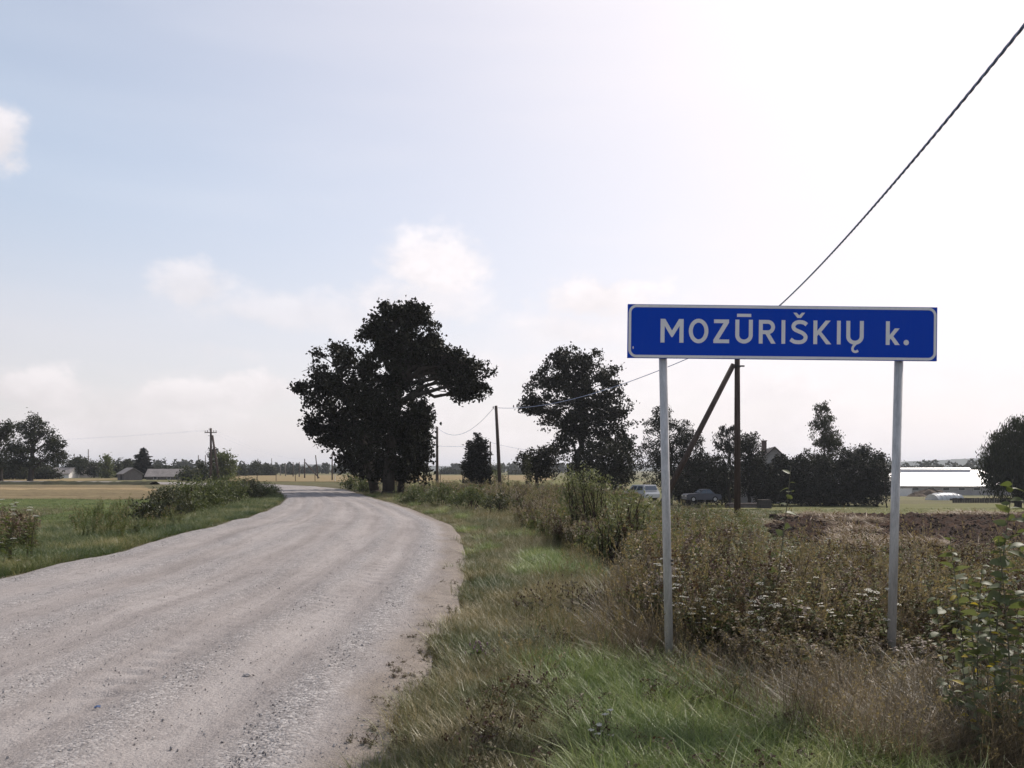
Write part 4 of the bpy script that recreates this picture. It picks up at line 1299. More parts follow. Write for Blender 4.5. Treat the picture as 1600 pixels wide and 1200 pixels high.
# cars in the yard
def car(label, px, py, Y, L, paint, rz, estate=False):
    b = at(px, py, Y)
    t = thing('parked_car', label, 'car', (b.x, Y, b.z), rz)
    h = L / 2
    w = .82
    low = [(-h, .32), (-h + .05, .78), (-h + .25, .88), (-h * .28, .92), (h * .55, .92), (h * .94, .84), (h, .62), (h * .98, .30), (h * .75, .24), (-h * .8, .24)]
    mb = MB(); mb.prism(low, -w, w); link('body', mb.mesh('body', paint), t)
    if estate:
        top = [(-h * .42, .90), (-h * .14, 1.42), (h * .80, 1.44), (h * .93, .88)]
    else:
        top = [(-h * .32, .90), (-h * .04, 1.38), (h * .36, 1.40), (h * .62, .90)]
    mb = MB()
    V = [(x, s * (w - (.04 if z < 1 else .18)), z) for s in (-1, 1) for x, z in top]
    mb.add(V, [(0, 1, 2, 3), (7, 6, 5, 4), (1, 5, 6, 2), (0, 4, 5, 1), (3, 2, 6, 7)])
    cab = link('cabin', mb.mesh('cabin', paint), t)
    for s in (-1, 1):
        for q0, q1 in ((.06, .46), (.54, .94)):
            A = Vector((top[0][0] + .14, 0, .95)).lerp(Vector((top[3][0] - .14, 0, .95)), q0); B_ = Vector((top[0][0] + .14, 0, .95)).lerp(Vector((top[3][0] - .14, 0, .95)), q1)
            C_ = Vector((top[1][0] + .05, 0, 1.31)).lerp(Vector((top[2][0] - .05, 0, 1.31)), q1); D_ = Vector((top[1][0] + .05, 0, 1.31)).lerp(Vector((top[2][0] - .05, 0, 1.31)), q0)
            pts = [(v.x, s * (w - .04 - (.14 * (v.z - .9) / .5) + .02), v.z) for v in (A, B_, C_, D_)]
            link('side_window', new_mesh('side_window', pts, [(0, 1, 2, 3)], (M['glasssky'],)), cab)
    for i, j, nm in ((0, 1, 'windscreen'), (3, 2, 'rear_window')):
        a, c_ = top[i], top[j]
        o_ = -.02 if nm == 'windscreen' else .02
        pts = [(a[0] * .88 + c_[0] * .12 + o_, -.68, .97), (a[0] * .88 + c_[0] * .12 + o_, .68, .97), (a[0] * .12 + c_[0] * .88 + o_, .58, 1.34), (a[0] * .12 + c_[0] * .88 + o_, -.58, 1.34)]
        link(nm, new_mesh(nm, pts, [(0, 1, 2, 3)], (M['glasssky'],)), cab)
    for x in (-h * .62, h * .62):
        for s in (-1, 1):
            mb = MB(); mb.tube([(x, s * .66, .31), (x, s * .86, .31)], .31, 16)
            wh = link('wheel', mb.mesh('wheel', M['tyre']), t)
            mb = MB(); mb.tube([(x, s * .80, .31), (x, s * .872, .31)], .18, 12); link('rim', mb.mesh('rim', M['galv']), wh)
    for s in (-1, 1):
        mb = MB(); mb.box((-h - .01, s * .55, .68), (.06, .3, .16)); link('headlight', mb.mesh('headlight', M['whitepaint']), t)
    return t


M['tyre'] = mat_plain('tyre_rubber', (.02, .02, .02), .9, .1, 5, .2)
M['carblue'] = mat_plain('dark_car_paint', (.055, .06, .085), .35, .1, 1.5, .5, bstr=0)
M['carwhite'] = mat_plain('silver_car_paint', (.55, .55, .56), .35, .06, 1.5, .5, bstr=0)
car('dark blue-grey old car in the yard near the brown pole', 1096, 784, 88, 4.0, M['carblue'], math.radians(8))
car('silver-white car half hidden behind the willow bush', 1000, 782, 72, 3.6, M['carwhite'], math.radians(-62), True)
# log pile and box by the hedge
lb_ = at(1160, 789, 84)
t = thing('log_pile', 'low pile of grey logs behind the brown pole', 'logs', (lb_.x, 84, hz(lb_.x, 84)), .1)
rng = np.random.default_rng(8)
M['log'] = mat_plain('grey_logs', (.12, .10, .09), .9, .25, 4, .1)
for j in range(3):
    for i in range(8 - j):
        mb = MB(); x0 = rng.uniform(-.2, .2)
        mb.tube([(-1.6 + x0, -.7 + .2 * i + .1 * j, .1 + .17 * j), (1.5 + x0, -.7 + .2 * i + .1 * j + rng.normal(0, .04), .1 + .17 * j)], .1, 7)
        link('log', mb.mesh('log', M['log']), t)
wb = at(1194, 793, 80)
t = thing('water_tank', 'dark square tank at the left end of the garden trees', 'tank', (wb.x, 80, hz(wb.x, 80)), .2)
mb = MB(); mb.box((0, 0, .45), (1.1, .9, .95)); link('tank_body', mb.mesh('tank_body', M['iron']), t)
mb = MB()
for z in (.12, .5, .9):
    mb.box((0, 0, z), (1.16, .96, .06))
link('rim_band', mb.mesh('rim_band', M['darkroof']), t)

# village buildings on the left
gable_house('wooden_shed', 'little grey gabled shed in front of the dark spruce', 203, 751, 132, 3.3, 2.9, 1.0, 1.95, math.radians(-48), M['timber'], M['tinroof'], door=(.4, .7, .9), over=.2)
gable_house('long_barn', 'long low barn with worn grey roof on the left', 259, 751, 138, 5.4, 3.6, .55, 1.75, math.radians(8), M['timber'], M['tinroof'], windows=[(-1.2, .3, .5, .3), (1.0, .3, .5, .3)], over=.25)
gable_house('village_house', 'pale house with steep roof beyond the left field', 131, 748, 178, 5.0, 4.4, 1.1, 2.5, math.radians(40), M['render'], M['tinroof'], windows=[(-1, .7, .6, .5), (1, .7, .6, .5)], over=.25)
gable_house('village_house', 'grey roofed house behind the large left tree', 88, 747, 168, 7.0, 4.4, .9, 2.1, math.radians(5), M['whitepaint'], M['tinroof'], windows=[(-2, .5, .6, .4), (0, .5, .6, .4), (2, .5, .6, .4)], over=.25)
gable_house('village_house', 'low house near the left edge behind the trees', 40, 747, 175, 7.5, 4.4, .8, 1.8, math.radians(-5), M['render'], M['tinroof'], over=.25)
# dark grassy bank along the far side of the ploughed field
V, Fc = [], []
for i in range(161):
    q = i / 160
    x, y = -132 + 92 * q, 92 + 9 * q - 12 * q * q
    for k, (dy, dz) in enumerate(((-1.6, -.1), (-.6, .42), (.5, .5), (1.8, -.1))):
        V.append((x, y + dy + .3 * math.sin(i * 1.3), hz(x, y) + dz * (.7 + .12 * math.sin(i * .37) + .1 * math.sin(i * 2.3))))
for i in range(160):
    for k in range(3):
        Fc.append((i * 4 + k, i * 4 + k + 1, i * 4 + k + 5, i * 4 + k + 4))
M['bank'] = mat_plain('dark_bank', (.045, .045, .026), .95, .3, .6, .1, bstr=.8)
tag(link('field_bank', new_mesh('field_bank', V, Fc, (M['bank'],), smooth=True)), 'dark weedy bank along the far edge of the ploughed field', 'bank', kind='structure')

# wire fence posts along the straw field
for i in range(16):
    x, y = -47 + 3.1 * i, 121 - 1.0 * i
    mb = MB(); mb.tube([(0, 0, -.2), (.03 * math.sin(i), 0, 1.15)], .05, 6)
    tag(link('fence_post', mb.mesh('fence_post', M['polewood'] if i != 7 else M['whitepaint']), None, (x, y, hz(x, y))),
        'thin fence post along the straw field beyond the bend' if i != 7 else 'white marker post along the straw field', 'post', 'fence posts beyond the bend')


# ------------------------------------------------------------------ bushes along the verges
LB = [(232, 800, 24, 25, 15, 'low dark bush at the near end of the left hedge'), (262, 787, 26.5, 30, 22, 'tall dark green bush second in the left hedge'), (290, 778, 29, 30, 26, 'broad bush with grey leaves in the left hedge'),
      (318, 774, 32, 28, 22, 'green bush in the middle of the left hedge'), (338, 770, 35, 26, 20, 'bush below the crossarm pole in the left hedge'), (362, 766, 39, 24, 18, 'bush right of the crossarm pole in the left hedge'),
      (386, 765, 44, 22, 16, 'reddish-brown bush in the left hedge near the bend'), (405, 766, 47, 20, 12, 'low bush next to last in the left hedge'), (424, 770, 49, 16, 11, 'last low bush of the left hedge at the bend')]
for i, (px, py, Y, rx, ry, lb) in enumerate(LB):
    x = (px - 800) / F * Y
    bl = [(px, py, rx, ry), (px - rx * .5, py + ry * .45, rx * .7, ry * .6), (px + rx * .5, py + ry * .4, rx * .7, ry * .65), (px + rx * .2, py - ry * .45, rx * .5, ry * .45), (px - rx * .3, py - ry * .25, rx * .45, ry * .5)]
    bl = [(q[0], q[1] - .12 * ry, q[2] * 1.15, q[3] * 1.2) for q in bl]
    bush('hedge_bush', lb, (x, Y), to_blobs(bl, Y, .8), M['bushdark' if i in (0, 1, 6) else 'bush'], 100 + i, 12, -.3, .13, 12, .095, .05, .5, 'bushes along the left verge', 14)
RB = [(645, 773, 37, 26, 17, 'green bush right of the oak trunks'), (690, 772, 35, 28, 18, 'bushy clump below the cable on the right verge'), (735, 776, 32, 30, 18, 'greenest bush on the right verge below the conifer'), (778, 784, 29, 24, 14, 'brownish bush at the foot of the leaning pole')]
for i, (px, py, Y, rx, ry, lb) in enumerate(RB):
    x = (px - 800) / F * Y
    bl = [(px, py, rx, ry), (px - rx * .6, py + ry * .4, rx * .7, ry * .6), (px + rx * .6, py + ry * .4, rx * .7, ry * .6), (px + rx * .1, py - ry * .4, rx * .5, ry * .5)]
    bush('verge_bush', lb, (x, Y), to_blobs(bl, Y, .8), M['bush' if i != 3 else 'bushdark'], 120 + i, 11, -.3, .13, 12, .10, .05, .6, 'bushes on the right verge', 14)
WB = [('tall silvery willow bush left of the left sign post', 16.5, [(905, 752, 30, 26), (930, 762, 30, 28), (895, 785, 30, 34), (935, 800, 34, 34), (885, 765, 16, 22), (912, 822, 36, 30)]),
      ('lower grey willow bush touching the left sign post', 13.6, [(975, 800, 30, 30), (1000, 790, 24, 26), (965, 835, 36, 30), (1000, 830, 28, 30), (960, 862, 30, 22), (930, 838, 24, 26)])]
for i, (lb, Y, bl) in enumerate(WB):
    bush('willow_bush', lb, ((930 + 40 * i - 800) / F * Y, Y), to_blobs(bl, Y, .8), M['willow'], 130 + i, 26, -.30, .085, 11, .085, .024, .9, None, 40, 2.5)
bush('green_bush', 'yellow-green bush between the willow bushes and the silver car', ((968 - 800) / F * 21, 21), to_blobs([(968, 775, 16, 12), (975, 790, 18, 14)], 21), M['sapling'], 135, 16, -.3, .1, 9, .08, .05)


# ------------------------------------------------------------------ scattered ground cover
def proto_collection(name, meshes):
    c = bpy.data.collections.new(name)
    for i, me in enumerate(meshes):
        c.objects.link(bpy.data.objects.new('%s_%02d' % (name, i), me))
    return c


def scatter(name, label, cat, pts, rot, scl, protos, idx):
    n = len(pts)
    me = bpy.data.meshes.new(name)
    me.vertices.add(n); me.vertices.foreach_set('co', np.asarray(pts, np.float32).ravel())
    for nm, typ, key, val in (('rot', 'FLOAT_VECTOR', 'vector', rot), ('scl', 'FLOAT_VECTOR', 'vector', scl), ('idx', 'INT', 'value', idx)):
        a = me.attributes.new(nm, typ, 'POINT')
        a.data.foreach_set(key, np.asarray(val, np.int32 if typ == 'INT' else np.float32).ravel())
    me.update()
    o = link(name, me)
    ng = bpy.data.node_groups.new(name, 'GeometryNodeTree')
    ng.interface.new_socket('Geometry', in_out='INPUT', socket_type='NodeSocketGeometry')
    ng.interface.new_socket('Geometry', in_out='OUTPUT', socket_type='NodeSocketGeometry')
    gi, go = ng.nodes.new('NodeGroupInput'), ng.nodes.new('NodeGroupOutput')
    ci = ng.nodes.new('GeometryNodeCollectionInfo')
    ci.inputs['Collection'].default_value = protos
    ci.inputs['Separate Children'].default_value = True
    ci.inputs['Reset Children'].default_value = True
    ip = ng.nodes.new('GeometryNodeInstanceOnPoints')
    ip.inputs['Pick Instance'].default_value = True

    def attr(nm, dt):
        nd = ng.nodes.new('GeometryNodeInputNamedAttribute'); nd.data_type = dt
        nd.inputs['Name'].default_value = nm
        return nd.outputs['Attribute']
    L = ng.links.new
    L(gi.outputs[0], ip.inputs['Points']); L(ci.outputs[0], ip.inputs['Instance'])
    L(attr('idx', 'INT'), ip.inputs['Instance Index'])
    e2r = ng.nodes.new('FunctionNodeEulerToRotation'); L(attr('rot', 'FLOAT_VECTOR'), e2r.inputs[0]); L(e2r.outputs[0], ip.inputs['Rotation'])
    L(attr('scl', 'FLOAT_VECTOR'), ip.inputs['Scale'])
    L(ip.outputs[0], go.inputs[0])
    md = o.modifiers.new('scatter', 'NODES'); md.node_group = ng
    return tag(o, label, cat, kind='stuff')


def tuft(n, h, spread, w, bend, seed, mat, segs=3):
    """tuft of arching tapering blades"""
    rng = np.random.default_rng(seed)
    V, Fc = [], []
    for i in range(n):
        a = rng.uniform(0, 2 * math.pi); r = spread * math.sqrt(rng.uniform(0, 1))
        b0 = np.array([math.cos(a) * r, math.sin(a) * r, -.02])
        az = a + rng.normal(0, .9)
        dv = np.array([math.cos(az), math.sin(az), 0]); pv = np.array([-dv[1], dv[0], 0])
        H = h * rng.uniform(.45, 1.15); bd = bend * rng.uniform(.3, 1.5)
        ww = w * rng.uniform(.6, 1.3)
        o = len(V)
        for k in range(segs):
            t = k / segs
            p = b0 + np.array([0, 0, H * (t - .25 * bd * t * t)]) + dv * (H * bd * t * t)
            V += [p + pv * ww * (1 - t * .75) / 2, p - pv * ww * (1 - t * .75) / 2]
        V.append(b0 + np.array([0, 0, H * (1 - .25 * bd)]) + dv * H * bd)
        for k in range(segs - 1):
            q = o + 2 * k
            Fc.append((q, q + 1, q + 3, q + 2))
        q = o + 2 * (segs - 1)
        Fc.append((q, q + 1, q + 2))
    return new_mesh('tuft', V, Fc, (mat,))


def seed_grass(n, h, spread, seed, mat, headmat):
    """dry stalks with feathery heads over a few blades"""
    rng = np.random.default_rng(seed)
    mb = MB()
    for i in range(n):
        a = rng.uniform(0, 2 * math.pi); r = spread * math.sqrt(rng.uniform(0, 1))
        b0 = Vector((math.cos(a) * r, math.sin(a) * r, -.02))
        az = a + rng.normal(0, .8); H = h * rng.uniform(.6, 1.15); ln = rng.uniform(.08, .4)
        dv = Vector((math.cos(az), math.sin(az), 0)); pv = Vector((-dv.y, dv.x, 0)) * .0016
        P = [b0 + Vector((0, 0, H * t)) + dv * H * ln * t * t for t in (0, .4, .75, 1)]
        V = [x for p in P for x in (p + pv, p - pv)]
        mb.add(V, [(0, 1, 3, 2), (2, 3, 5, 4), (4, 5, 7, 6)])
        tip = P[-1]; ax = (P[-1] - P[-2]).normalized()
        for k in range(7):
            c = tip - ax * (.015 * k) + Vector(rng.standard_normal(3)) * .006
            d = (ax + Vector(rng.standard_normal(3)) * .5).normalized(); e = d.orthogonal().normalized()
            l = rng.uniform(.012, .028)
            mb.add([c, c + d * l * .5 + e * l * .2, c + d * l, c + d * l * .5 - e * l * .2], [(0, 1, 2, 3)], 1)
    return mb.mesh('stalks', (mat, headmat))


def weed(h, seed, leafmat, stemmat, headmat=None, stems=3, leaf=(.07, .022), dens=1.0, umbel=False, headsize=.014, heads=14):
    """herb: branching stems, leaves along them, seed or flower heads"""
    rng = np.random.default_rng(seed)
    mb = MB()
    for s in range(stems):
        az = rng.uniform(0, 2 * math.pi); lean = rng.uniform(.05, .35)
        H = h * rng.uniform(.65, 1.1)
        dv = Vector((math.cos(az), math.sin(az), 0))
        b0 = Vector((rng.normal(0, .03), rng.normal(0, .03), -.03))
        P = [b0 + Vector((0, 0, H * t)) + dv * H * lean * t * t for t in np.linspace(0, 1, 5)]
        mb.tube(P, [.004, .0035, .003, .0022, .0014], 3, 1, False)

        def leafat(p, sc):
            a = rng.uniform(0, 2 * math.pi)
            d = Vector((math.cos(a), math.sin(a), rng.uniform(-.3, .7))).normalized()
            e = d.cross(Vector((0, 0, 1))).normalized(); nn = e.cross(d)
            l = leaf[0] * sc * rng.uniform(.6, 1.3); w = leaf[1] * sc * rng.uniform(.7, 1.3)
            mb.add([p, p + d * l * .45 + e * w + nn * w * .3, p + d * l - nn * l * .15, p + d * l * .45 - e * w + nn * w * .3], [(0, 1, 2, 3)], 0)
        nl = int(22 * dens)
        for k in range(nl):
            t = rng.uniform(.05, .95)
            j = min(3, int(t * 4))
            leafat(P[j].lerp(P[j + 1], t * 4 - j), 1.15 - .6 * t)
        for k in range(int(rng.integers(2, 5))):
            t = rng.uniform(.5, .9); j = min(3, int(t * 4)); q = P[j].lerp(P[j + 1], t * 4 - j)
            a = rng.uniform(0, 2 * math.pi)
            e_ = q + Vector((math.cos(a) * .12, math.sin(a) * .12, .16)) * (h / .7) * rng.uniform(.6, 1.2)
            mb.tube([q, e_], [.002, .001], 3, 1, False)
            P.append(e_)
            for m_ in range(int(4 * dens)):
                leafat(q.lerp(e_, rng.uniform(.2, 1)), .6)
        if headmat:
            for tip in P[4:]:
                if umbel:
                    R = rng.uniform(.014, .030) * min(1.0, h / .5)
                    for k in range(20):
                        a = rng.uniform(0, 2 * math.pi); r = R * math.sqrt(rng.uniform(0, 1))
                        c = tip + Vector((math.cos(a) * r, math.sin(a) * r, .012 - r * r * 4))
                        if k % 3 == 0:
                            mb.tube([tip - Vector((0, 0, .03)), c], .0008, 3, 1, False)
                        l = .004
                        mb.add([c + Vector((l, 0, 0)), c + Vector((0, l, .002)), c - Vector((l, 0, 0)), c - Vector((0, l, .002))], [(0, 1, 2, 3)], 2)
                else:
                    for k in range(heads):
                        c = tip + Vector((rng.normal(0, .012), rng.normal(0, .012), -rng.uniform(0, .13) * h))
                        d = Vector(rng.standard_normal(3)).normalized(); e = d.orthogonal().normalized()
                        l = headsize * rng.uniform(.6, 1.4)
                        mb.add([c - d * l, c + e * l * .6, c + d * l, c - e * l * .6], [(0, 1, 2, 3)], 2)
    return mb.mesh('weed', (leafmat, stemmat) + ((headmat,) if headmat else ()))


GREEN = [(.10, (0.067, 0.105, 0.026)), (.40, (0.141, 0.198, 0.048)), (.68, (0.245, 0.294, 0.088)), (.95, (0.490, 0.456, 0.186))]
MIXED = [(.05, (0.060, 0.090, 0.024)), (.35, (0.122, 0.131, 0.048)), (.62, (0.221, 0.187, 0.088)), (.95, (0.400, 0.329, 0.180))]
DRY = [(.05, (0.052, 0.054, 0.026)), (.30, (0.105, 0.085, 0.046)), (.62, (0.185, 0.142, 0.085)), (.95, (0.370, 0.301, 0.201))]
M['g_green'] = mat_grass('green_grass', GREEN, .35, .9)
M['g_mixed'] = mat_grass('mixed_grass', MIXED, .3, .8)
M['g_dry'] = mat_grass('dry_grass', DRY, .3, 1.1)
M['g_left'] = mat_grass('verge_grass', [(.1, (0.049, 0.077, 0.023)), (.42, (0.093, 0.126, 0.040)), (.70, (0.155, 0.170, 0.061)), (.95, (0.308, 0.273, 0.121))], .35, .5, .45, 1.1)
M['weedleaf'] = mat_leaf('weed_leaves', (0.038, 0.058, 0.016), (0.091, 0.116, 0.039), .35, c3=(0.178, 0.188, 0.076), pos_scale=.8)
M['weeddry'] = mat_leaf('dry_weed_leaves', (0.053, 0.048, 0.028), (0.127, 0.109, 0.065), .3, c3=(0.222, 0.191, 0.118), pos_scale=.8)
M['stem'] = mat_plain('weed_stems', (.11, .095, .05), .8, .25, 20, .2)
M['seedbrown'] = mat_leaf('brown_seed_heads', (.045, .024, .018), (.11, .065, .045), .15)
M['seedpale'] = mat_leaf('pale_seed_heads', (0.150, 0.114, 0.066), (0.312, 0.240, 0.154), .3)
M['petal'] = mat_leaf('white_petals', (.36, .34, .29), (.62, .60, .53), .25)
M['fluff'] = mat_leaf('thistle_fluff', (.17, .13, .11), (.34, .28, .25), .3)
M['flower_y'] = mat_leaf('yellow_petals', (.5, .38, .03), (.65, .5, .05), .3)

C_SHORT = proto_collection('short_tuft', [tuft(34, .15, .085, .0045, .9, s, M['g_mixed']) for s in range(4)])
C_GREEN = proto_collection('green_tuft', [tuft(40, .25, .10, .0062, 1.2, 10 + s, M['g_green']) for s in range(4)])
C_MIX = proto_collection('mixed_tuft', [tuft(34, .27, .10, .0045, .9, 20 + s, M['g_mixed']) for s in range(3)] + [seed_grass(12, .42, .10, 25, M['g_mixed'], M['seedpale'])])
C_DRY = proto_collection('dry_tuft', [tuft(36, .42, .11, .0045, .95, 30 + s, M['g_dry'], 4) for s in range(4)] + [seed_grass(14, .62, .12, 35 + s, M['g_dry'], M['seedpale']) for s in range(2)])
C_LEFT = proto_collection('left_tuft', [tuft(36, .20, .14, .007, .9, 40 + s, M['g_left']) for s in range(4)])
C_WEED = proto_collection('weed_plant', [weed(.62, 50, M['weedleaf'], M['stem'], M['seedpale'], 3), weed(.7, 51, M['weedleaf'], M['stem'], M['seedbrown'], 3, (.05, .014), 1.3),
                                         weed(.6, 52, M['weeddry'], M['stem'], M['seedbrown'], 3), weed(.66, 53, M['weeddry'], M['stem'], M['fluff'], 3, (.06, .015), .8),
                                         weed(.56, 54, M['weedleaf'], M['stem'], None, 4, (.085, .03), 1.5), weed(.75, 55, M['weedleaf'], M['stem'], M['seedpale'], 2, (.06, .02), 1.2)])
C_GWEED = proto_collection('green_weed', [weed(.8, 60, M['weedleaf'], M['stem'], None, 4, (.08, .026), 1.6), weed(.85, 61, M['weedleaf'], M['stem'], M['seedpale'], 3, (.07, .022), 1.5), weed(.7, 62, M['weedleaf'], M['stem'], None, 4, (.09, .03), 1.6)])
C_UMB = proto_collection('umbel_plant', [weed(.6, 70 + s, M['weedleaf'], M['stem'], M['petal'], 2, (.05, .012), .8, True) for s in range(3)])
C_SMALL = proto_collection('small_herb', [weed(.2, 80, M['weeddry'], M['stem'], M['seedbrown'], 4, (.035, .012), .7, False, .008, 6), weed(.22, 81, M['weedleaf'], M['stem'], M['petal'], 2, (.03, .01), .7, True), weed(.16, 82, M['weeddry'], M['stem'], None, 5, (.03, .010), .9)])


def wedge_points(n, rng, y0, y1, xr0, xr1, power=1.0):
    """points spread evenly over the picture's ground between distances y0..y1, for X/Y between xr0..xr1"""
    t = rng.uniform(0, 1, n)
    y = 1 / (1 / y0 + (1 / y1 - 1 / y0) * t) if power == 1.0 else (y0 ** -power + (y1 ** -power - y0 ** -power) * t) ** (-1 / power)
    x = y * rng.uniform(xr0, xr1, n)
    return x, y


def lay(name, label, cat, x, y, protos, nproto, rng, s0, s1, tilt=.12, dz=0.0, zs=None, idx=None):
    n = len(x)
    z = hgt(x, y) + dz
    rot = np.stack([rng.normal(0, tilt, n), rng.normal(0, tilt, n), rng.uniform(0, 6.283, n)], 1)
    s = rng.uniform(s0, s1, n)
    scl = np.stack([s, s, s * (1 if zs is None else zs)], 1)
    return scatter(name, label, cat, np.stack([x, y, z], 1), rot, scl, protos, rng.integers(0, nproto, n) if idx is None else idx)


rng = np.random.default_rng(77)
# weeds begin about this far from the gravel on the right
def weed_line(y):
    return np.interp(y, [3, 4.4, 5.5, 6.5, 9, 13, 17, 25, 40], [3.1, 2.5, 2.05, 1.6, 1.65, 1.8, 1.5, 1.6, 1.4])


def edge_x(y, side):
    c = 2 if side > 0 else 0
    return np.interp(y, RD[:, c + 1], RD[:, c])


def verge_points(n, rng, y0, y1, dmax, side, power):
    y = (y0 ** -power + (y1 ** -power - y0 ** -power) * rng.uniform(0, 1, n)) ** (-1 / power)
    d = rng.uniform(0, 1, n) * (dmax(y) if callable(dmax) else dmax)
    return edge_x(y, side) + side * d, y, d


x, y, d = verge_points(15000, rng, 3.3, 56, lambda q: weed_line(q) + np.interp(q, [8, 16, 30], [.3, .8, 2.0]), 1, .6)
d = d - .32
x = x - .32
en = np.array([mnoise.noise(Vector((a * 1.1, b * .8, 6.6))) + .5 * mnoise.noise(Vector((a * 3.3, b * 2.6, 2.2))) for a, b in zip(x, y)])
k = rng.uniform(0, 1, len(d)) < np.clip((d + .02 + .34 * en) / .34, 0, 1)
k &= np.abs(x / y) < .74
xs_, ys_, ds_ = x[k], y[k], d[k]
# short worn grass next to the gravel, longer mixed grass behind it, lush green patches
pn = np.array([mnoise.noise(Vector((a * .9, b * .55, 3.1))) for a, b in zip(xs_, ys_)])
lush = ((ys_ < 6.3) & (ds_ > .95 + .3 * pn)) | (pn > .30)
short = ~lush & (ds_ < .9 + .5 * pn)
lay('verge_grass', 'short worn grass along the right edge of the gravel', 'grass', xs_[short], ys_[short], C_SHORT, 4, rng, .75, 1.5, .15)
mid = ~lush & ~short
lay('verge_grass', 'longer half-dry grass on the right verge', 'grass', xs_[mid], ys_[mid], C_MIX, 4, rng, .55, 1.05, .18, idx=rng.choice(4, mid.sum(), p=[.32, .32, .3, .06]))
lay('verge_grass', 'lush green grass in front of the sign', 'grass', xs_[lush], ys_[lush], C_GREEN, 4, rng, .7, 1.15, .2)
# dry tall grass round the posts
x, y = wedge_points(6200, rng, 4.0, 12, .08, .74)
d, s = road_side(x, y)
k = (d > weed_line(y) - .25) & (d < weed_line(y) + 5.5) & (rng.uniform(0, 1, len(d)) < np.interp(y, [4, 7, 9, 12], [1, 1, .85, .6]))
lay('dry_grass', 'tall dry brown grass round the sign posts', 'grass', x[k], y[k], C_DRY, 6, rng, .65, 1.2, .2, zs=np.interp(y[k], [4.3, 5.2, 6.1, 6.6, 8], [.66, .60, .66, 1.15, 1.35]), idx=rng.choice(6, k.sum(), p=[.23, .23, .23, .23, .04, .04]))
# weeds behind the sign
x, y = wedge_points(5600, rng, 5.6, 17, .02, .76)
d, s = road_side(x, y)
lim = np.interp(x / y, [.0, .26, .31, .5, .76], [25, 17, 13.0, 12.0, 11.5])
k = (d > weed_line(y) + np.where(y < 7, .5, .0)) & (y < lim) & ((y > 6.3 + .5 * np.sin(x * 2.3)) | (rng.uniform(0, 1, len(y)) < .25))
hs = np.interp(x / y, [0, .20, .30, .34, .6], [1.0, .98, .88, .78, .80])[k] * np.interp(y[k], [5.5, 6.3, 7.2, 12, 17], [.55, .7, 1.0, .98, 1.05]) * rng.uniform(.65, 1.2, k.sum())
lay('weeds', 'dense waist-high weeds behind the sign', 'weeds', x[k], y[k], C_WEED, 6, rng, .75, 1.15, .15, zs=hs)
x, y = wedge_points(2600, rng, 9, 27, .06, .37)
d, s = road_side(x, y)
k = (d > weed_line(y) + .4) & (y < np.interp(x / y, [0, .25, .30, .335], [27, 26, 20, 12]) + rng.normal(0, .8, len(y)))
lay('weeds', 'green nettles and weeds between the willow bush and the soil', 'weeds', x[k], y[k], C_GWEED, 3, rng, .7, 1.15, .15, zs=np.interp(x[k] / y[k], [.1, .18, .22, .3], [1.0, .85, .68, .65]))
x, y = wedge_points(2600, rng, 15, 36, -.2, .16, .8)
d, s = road_side(x, y)
k = (s > 0) & (d > weed_line(y) - .35) & (d < 9)
lay('weeds', 'brownish weeds in front of the verge bushes', 'weeds', x[k], y[k], C_WEED, 6, rng, .7, 1.15, .15)
x, y = wedge_points(1500, rng, 32, 75, -.22, .16)
d, s = road_side(x, y)
k = (s > 0) & (d > .8) & (d < 14)
lay('weeds', 'weeds and rough grass round the oak trunks and poles', 'weeds', x[k], y[k], C_WEED, 6, rng, .8, 1.4, .15)
# white umbels among the weeds
x, y = wedge_points(110, rng, 6.0, 13, .12, .72)
d, s = road_side(x, y)
k = (d > weed_line(y) + .2) & (y < np.interp(x / y, [.0, .30, .34, .5, .76], [16, 16, 12.5, 12.0, 12.0]))
lay('wild_flowers', 'scattered white umbel flowers among the weeds', 'flowers', x[k], y[k], C_UMB, 3, rng, .85, 1.25, .15)
x, y = wedge_points(700, rng, 3.6, 24, -.3, .45)
d, s = road_side(x, y)
k = (s > 0) & (d > .35) & (d < weed_line(y))
lay('verge_herbs', 'small herbs and tiny white flowers dotted in the verge grass', 'herbs', x[k], y[k], C_SMALL, 3, rng, .8, 1.5, .2, idx=rng.choice(3, k.sum(), p=[.49, .015, .495]))
# sparse herbs on the sandy strip
x, y, d = verge_points(420, rng, 3.4, 14, .62, 1, 1.0)
x = x - .34
k = np.array([mnoise.noise(Vector((a * 1.7, b * 1.7, 9))) for a, b in zip(x, y)]) > .02
lay('sand_herbs', 'sparse dry herbs on the sandy strip beside the gravel', 'herbs', x[k], y[k], C_SMALL, 3, rng, .25, .62, .3, .01, idx=rng.choice([0, 2], k.sum()))
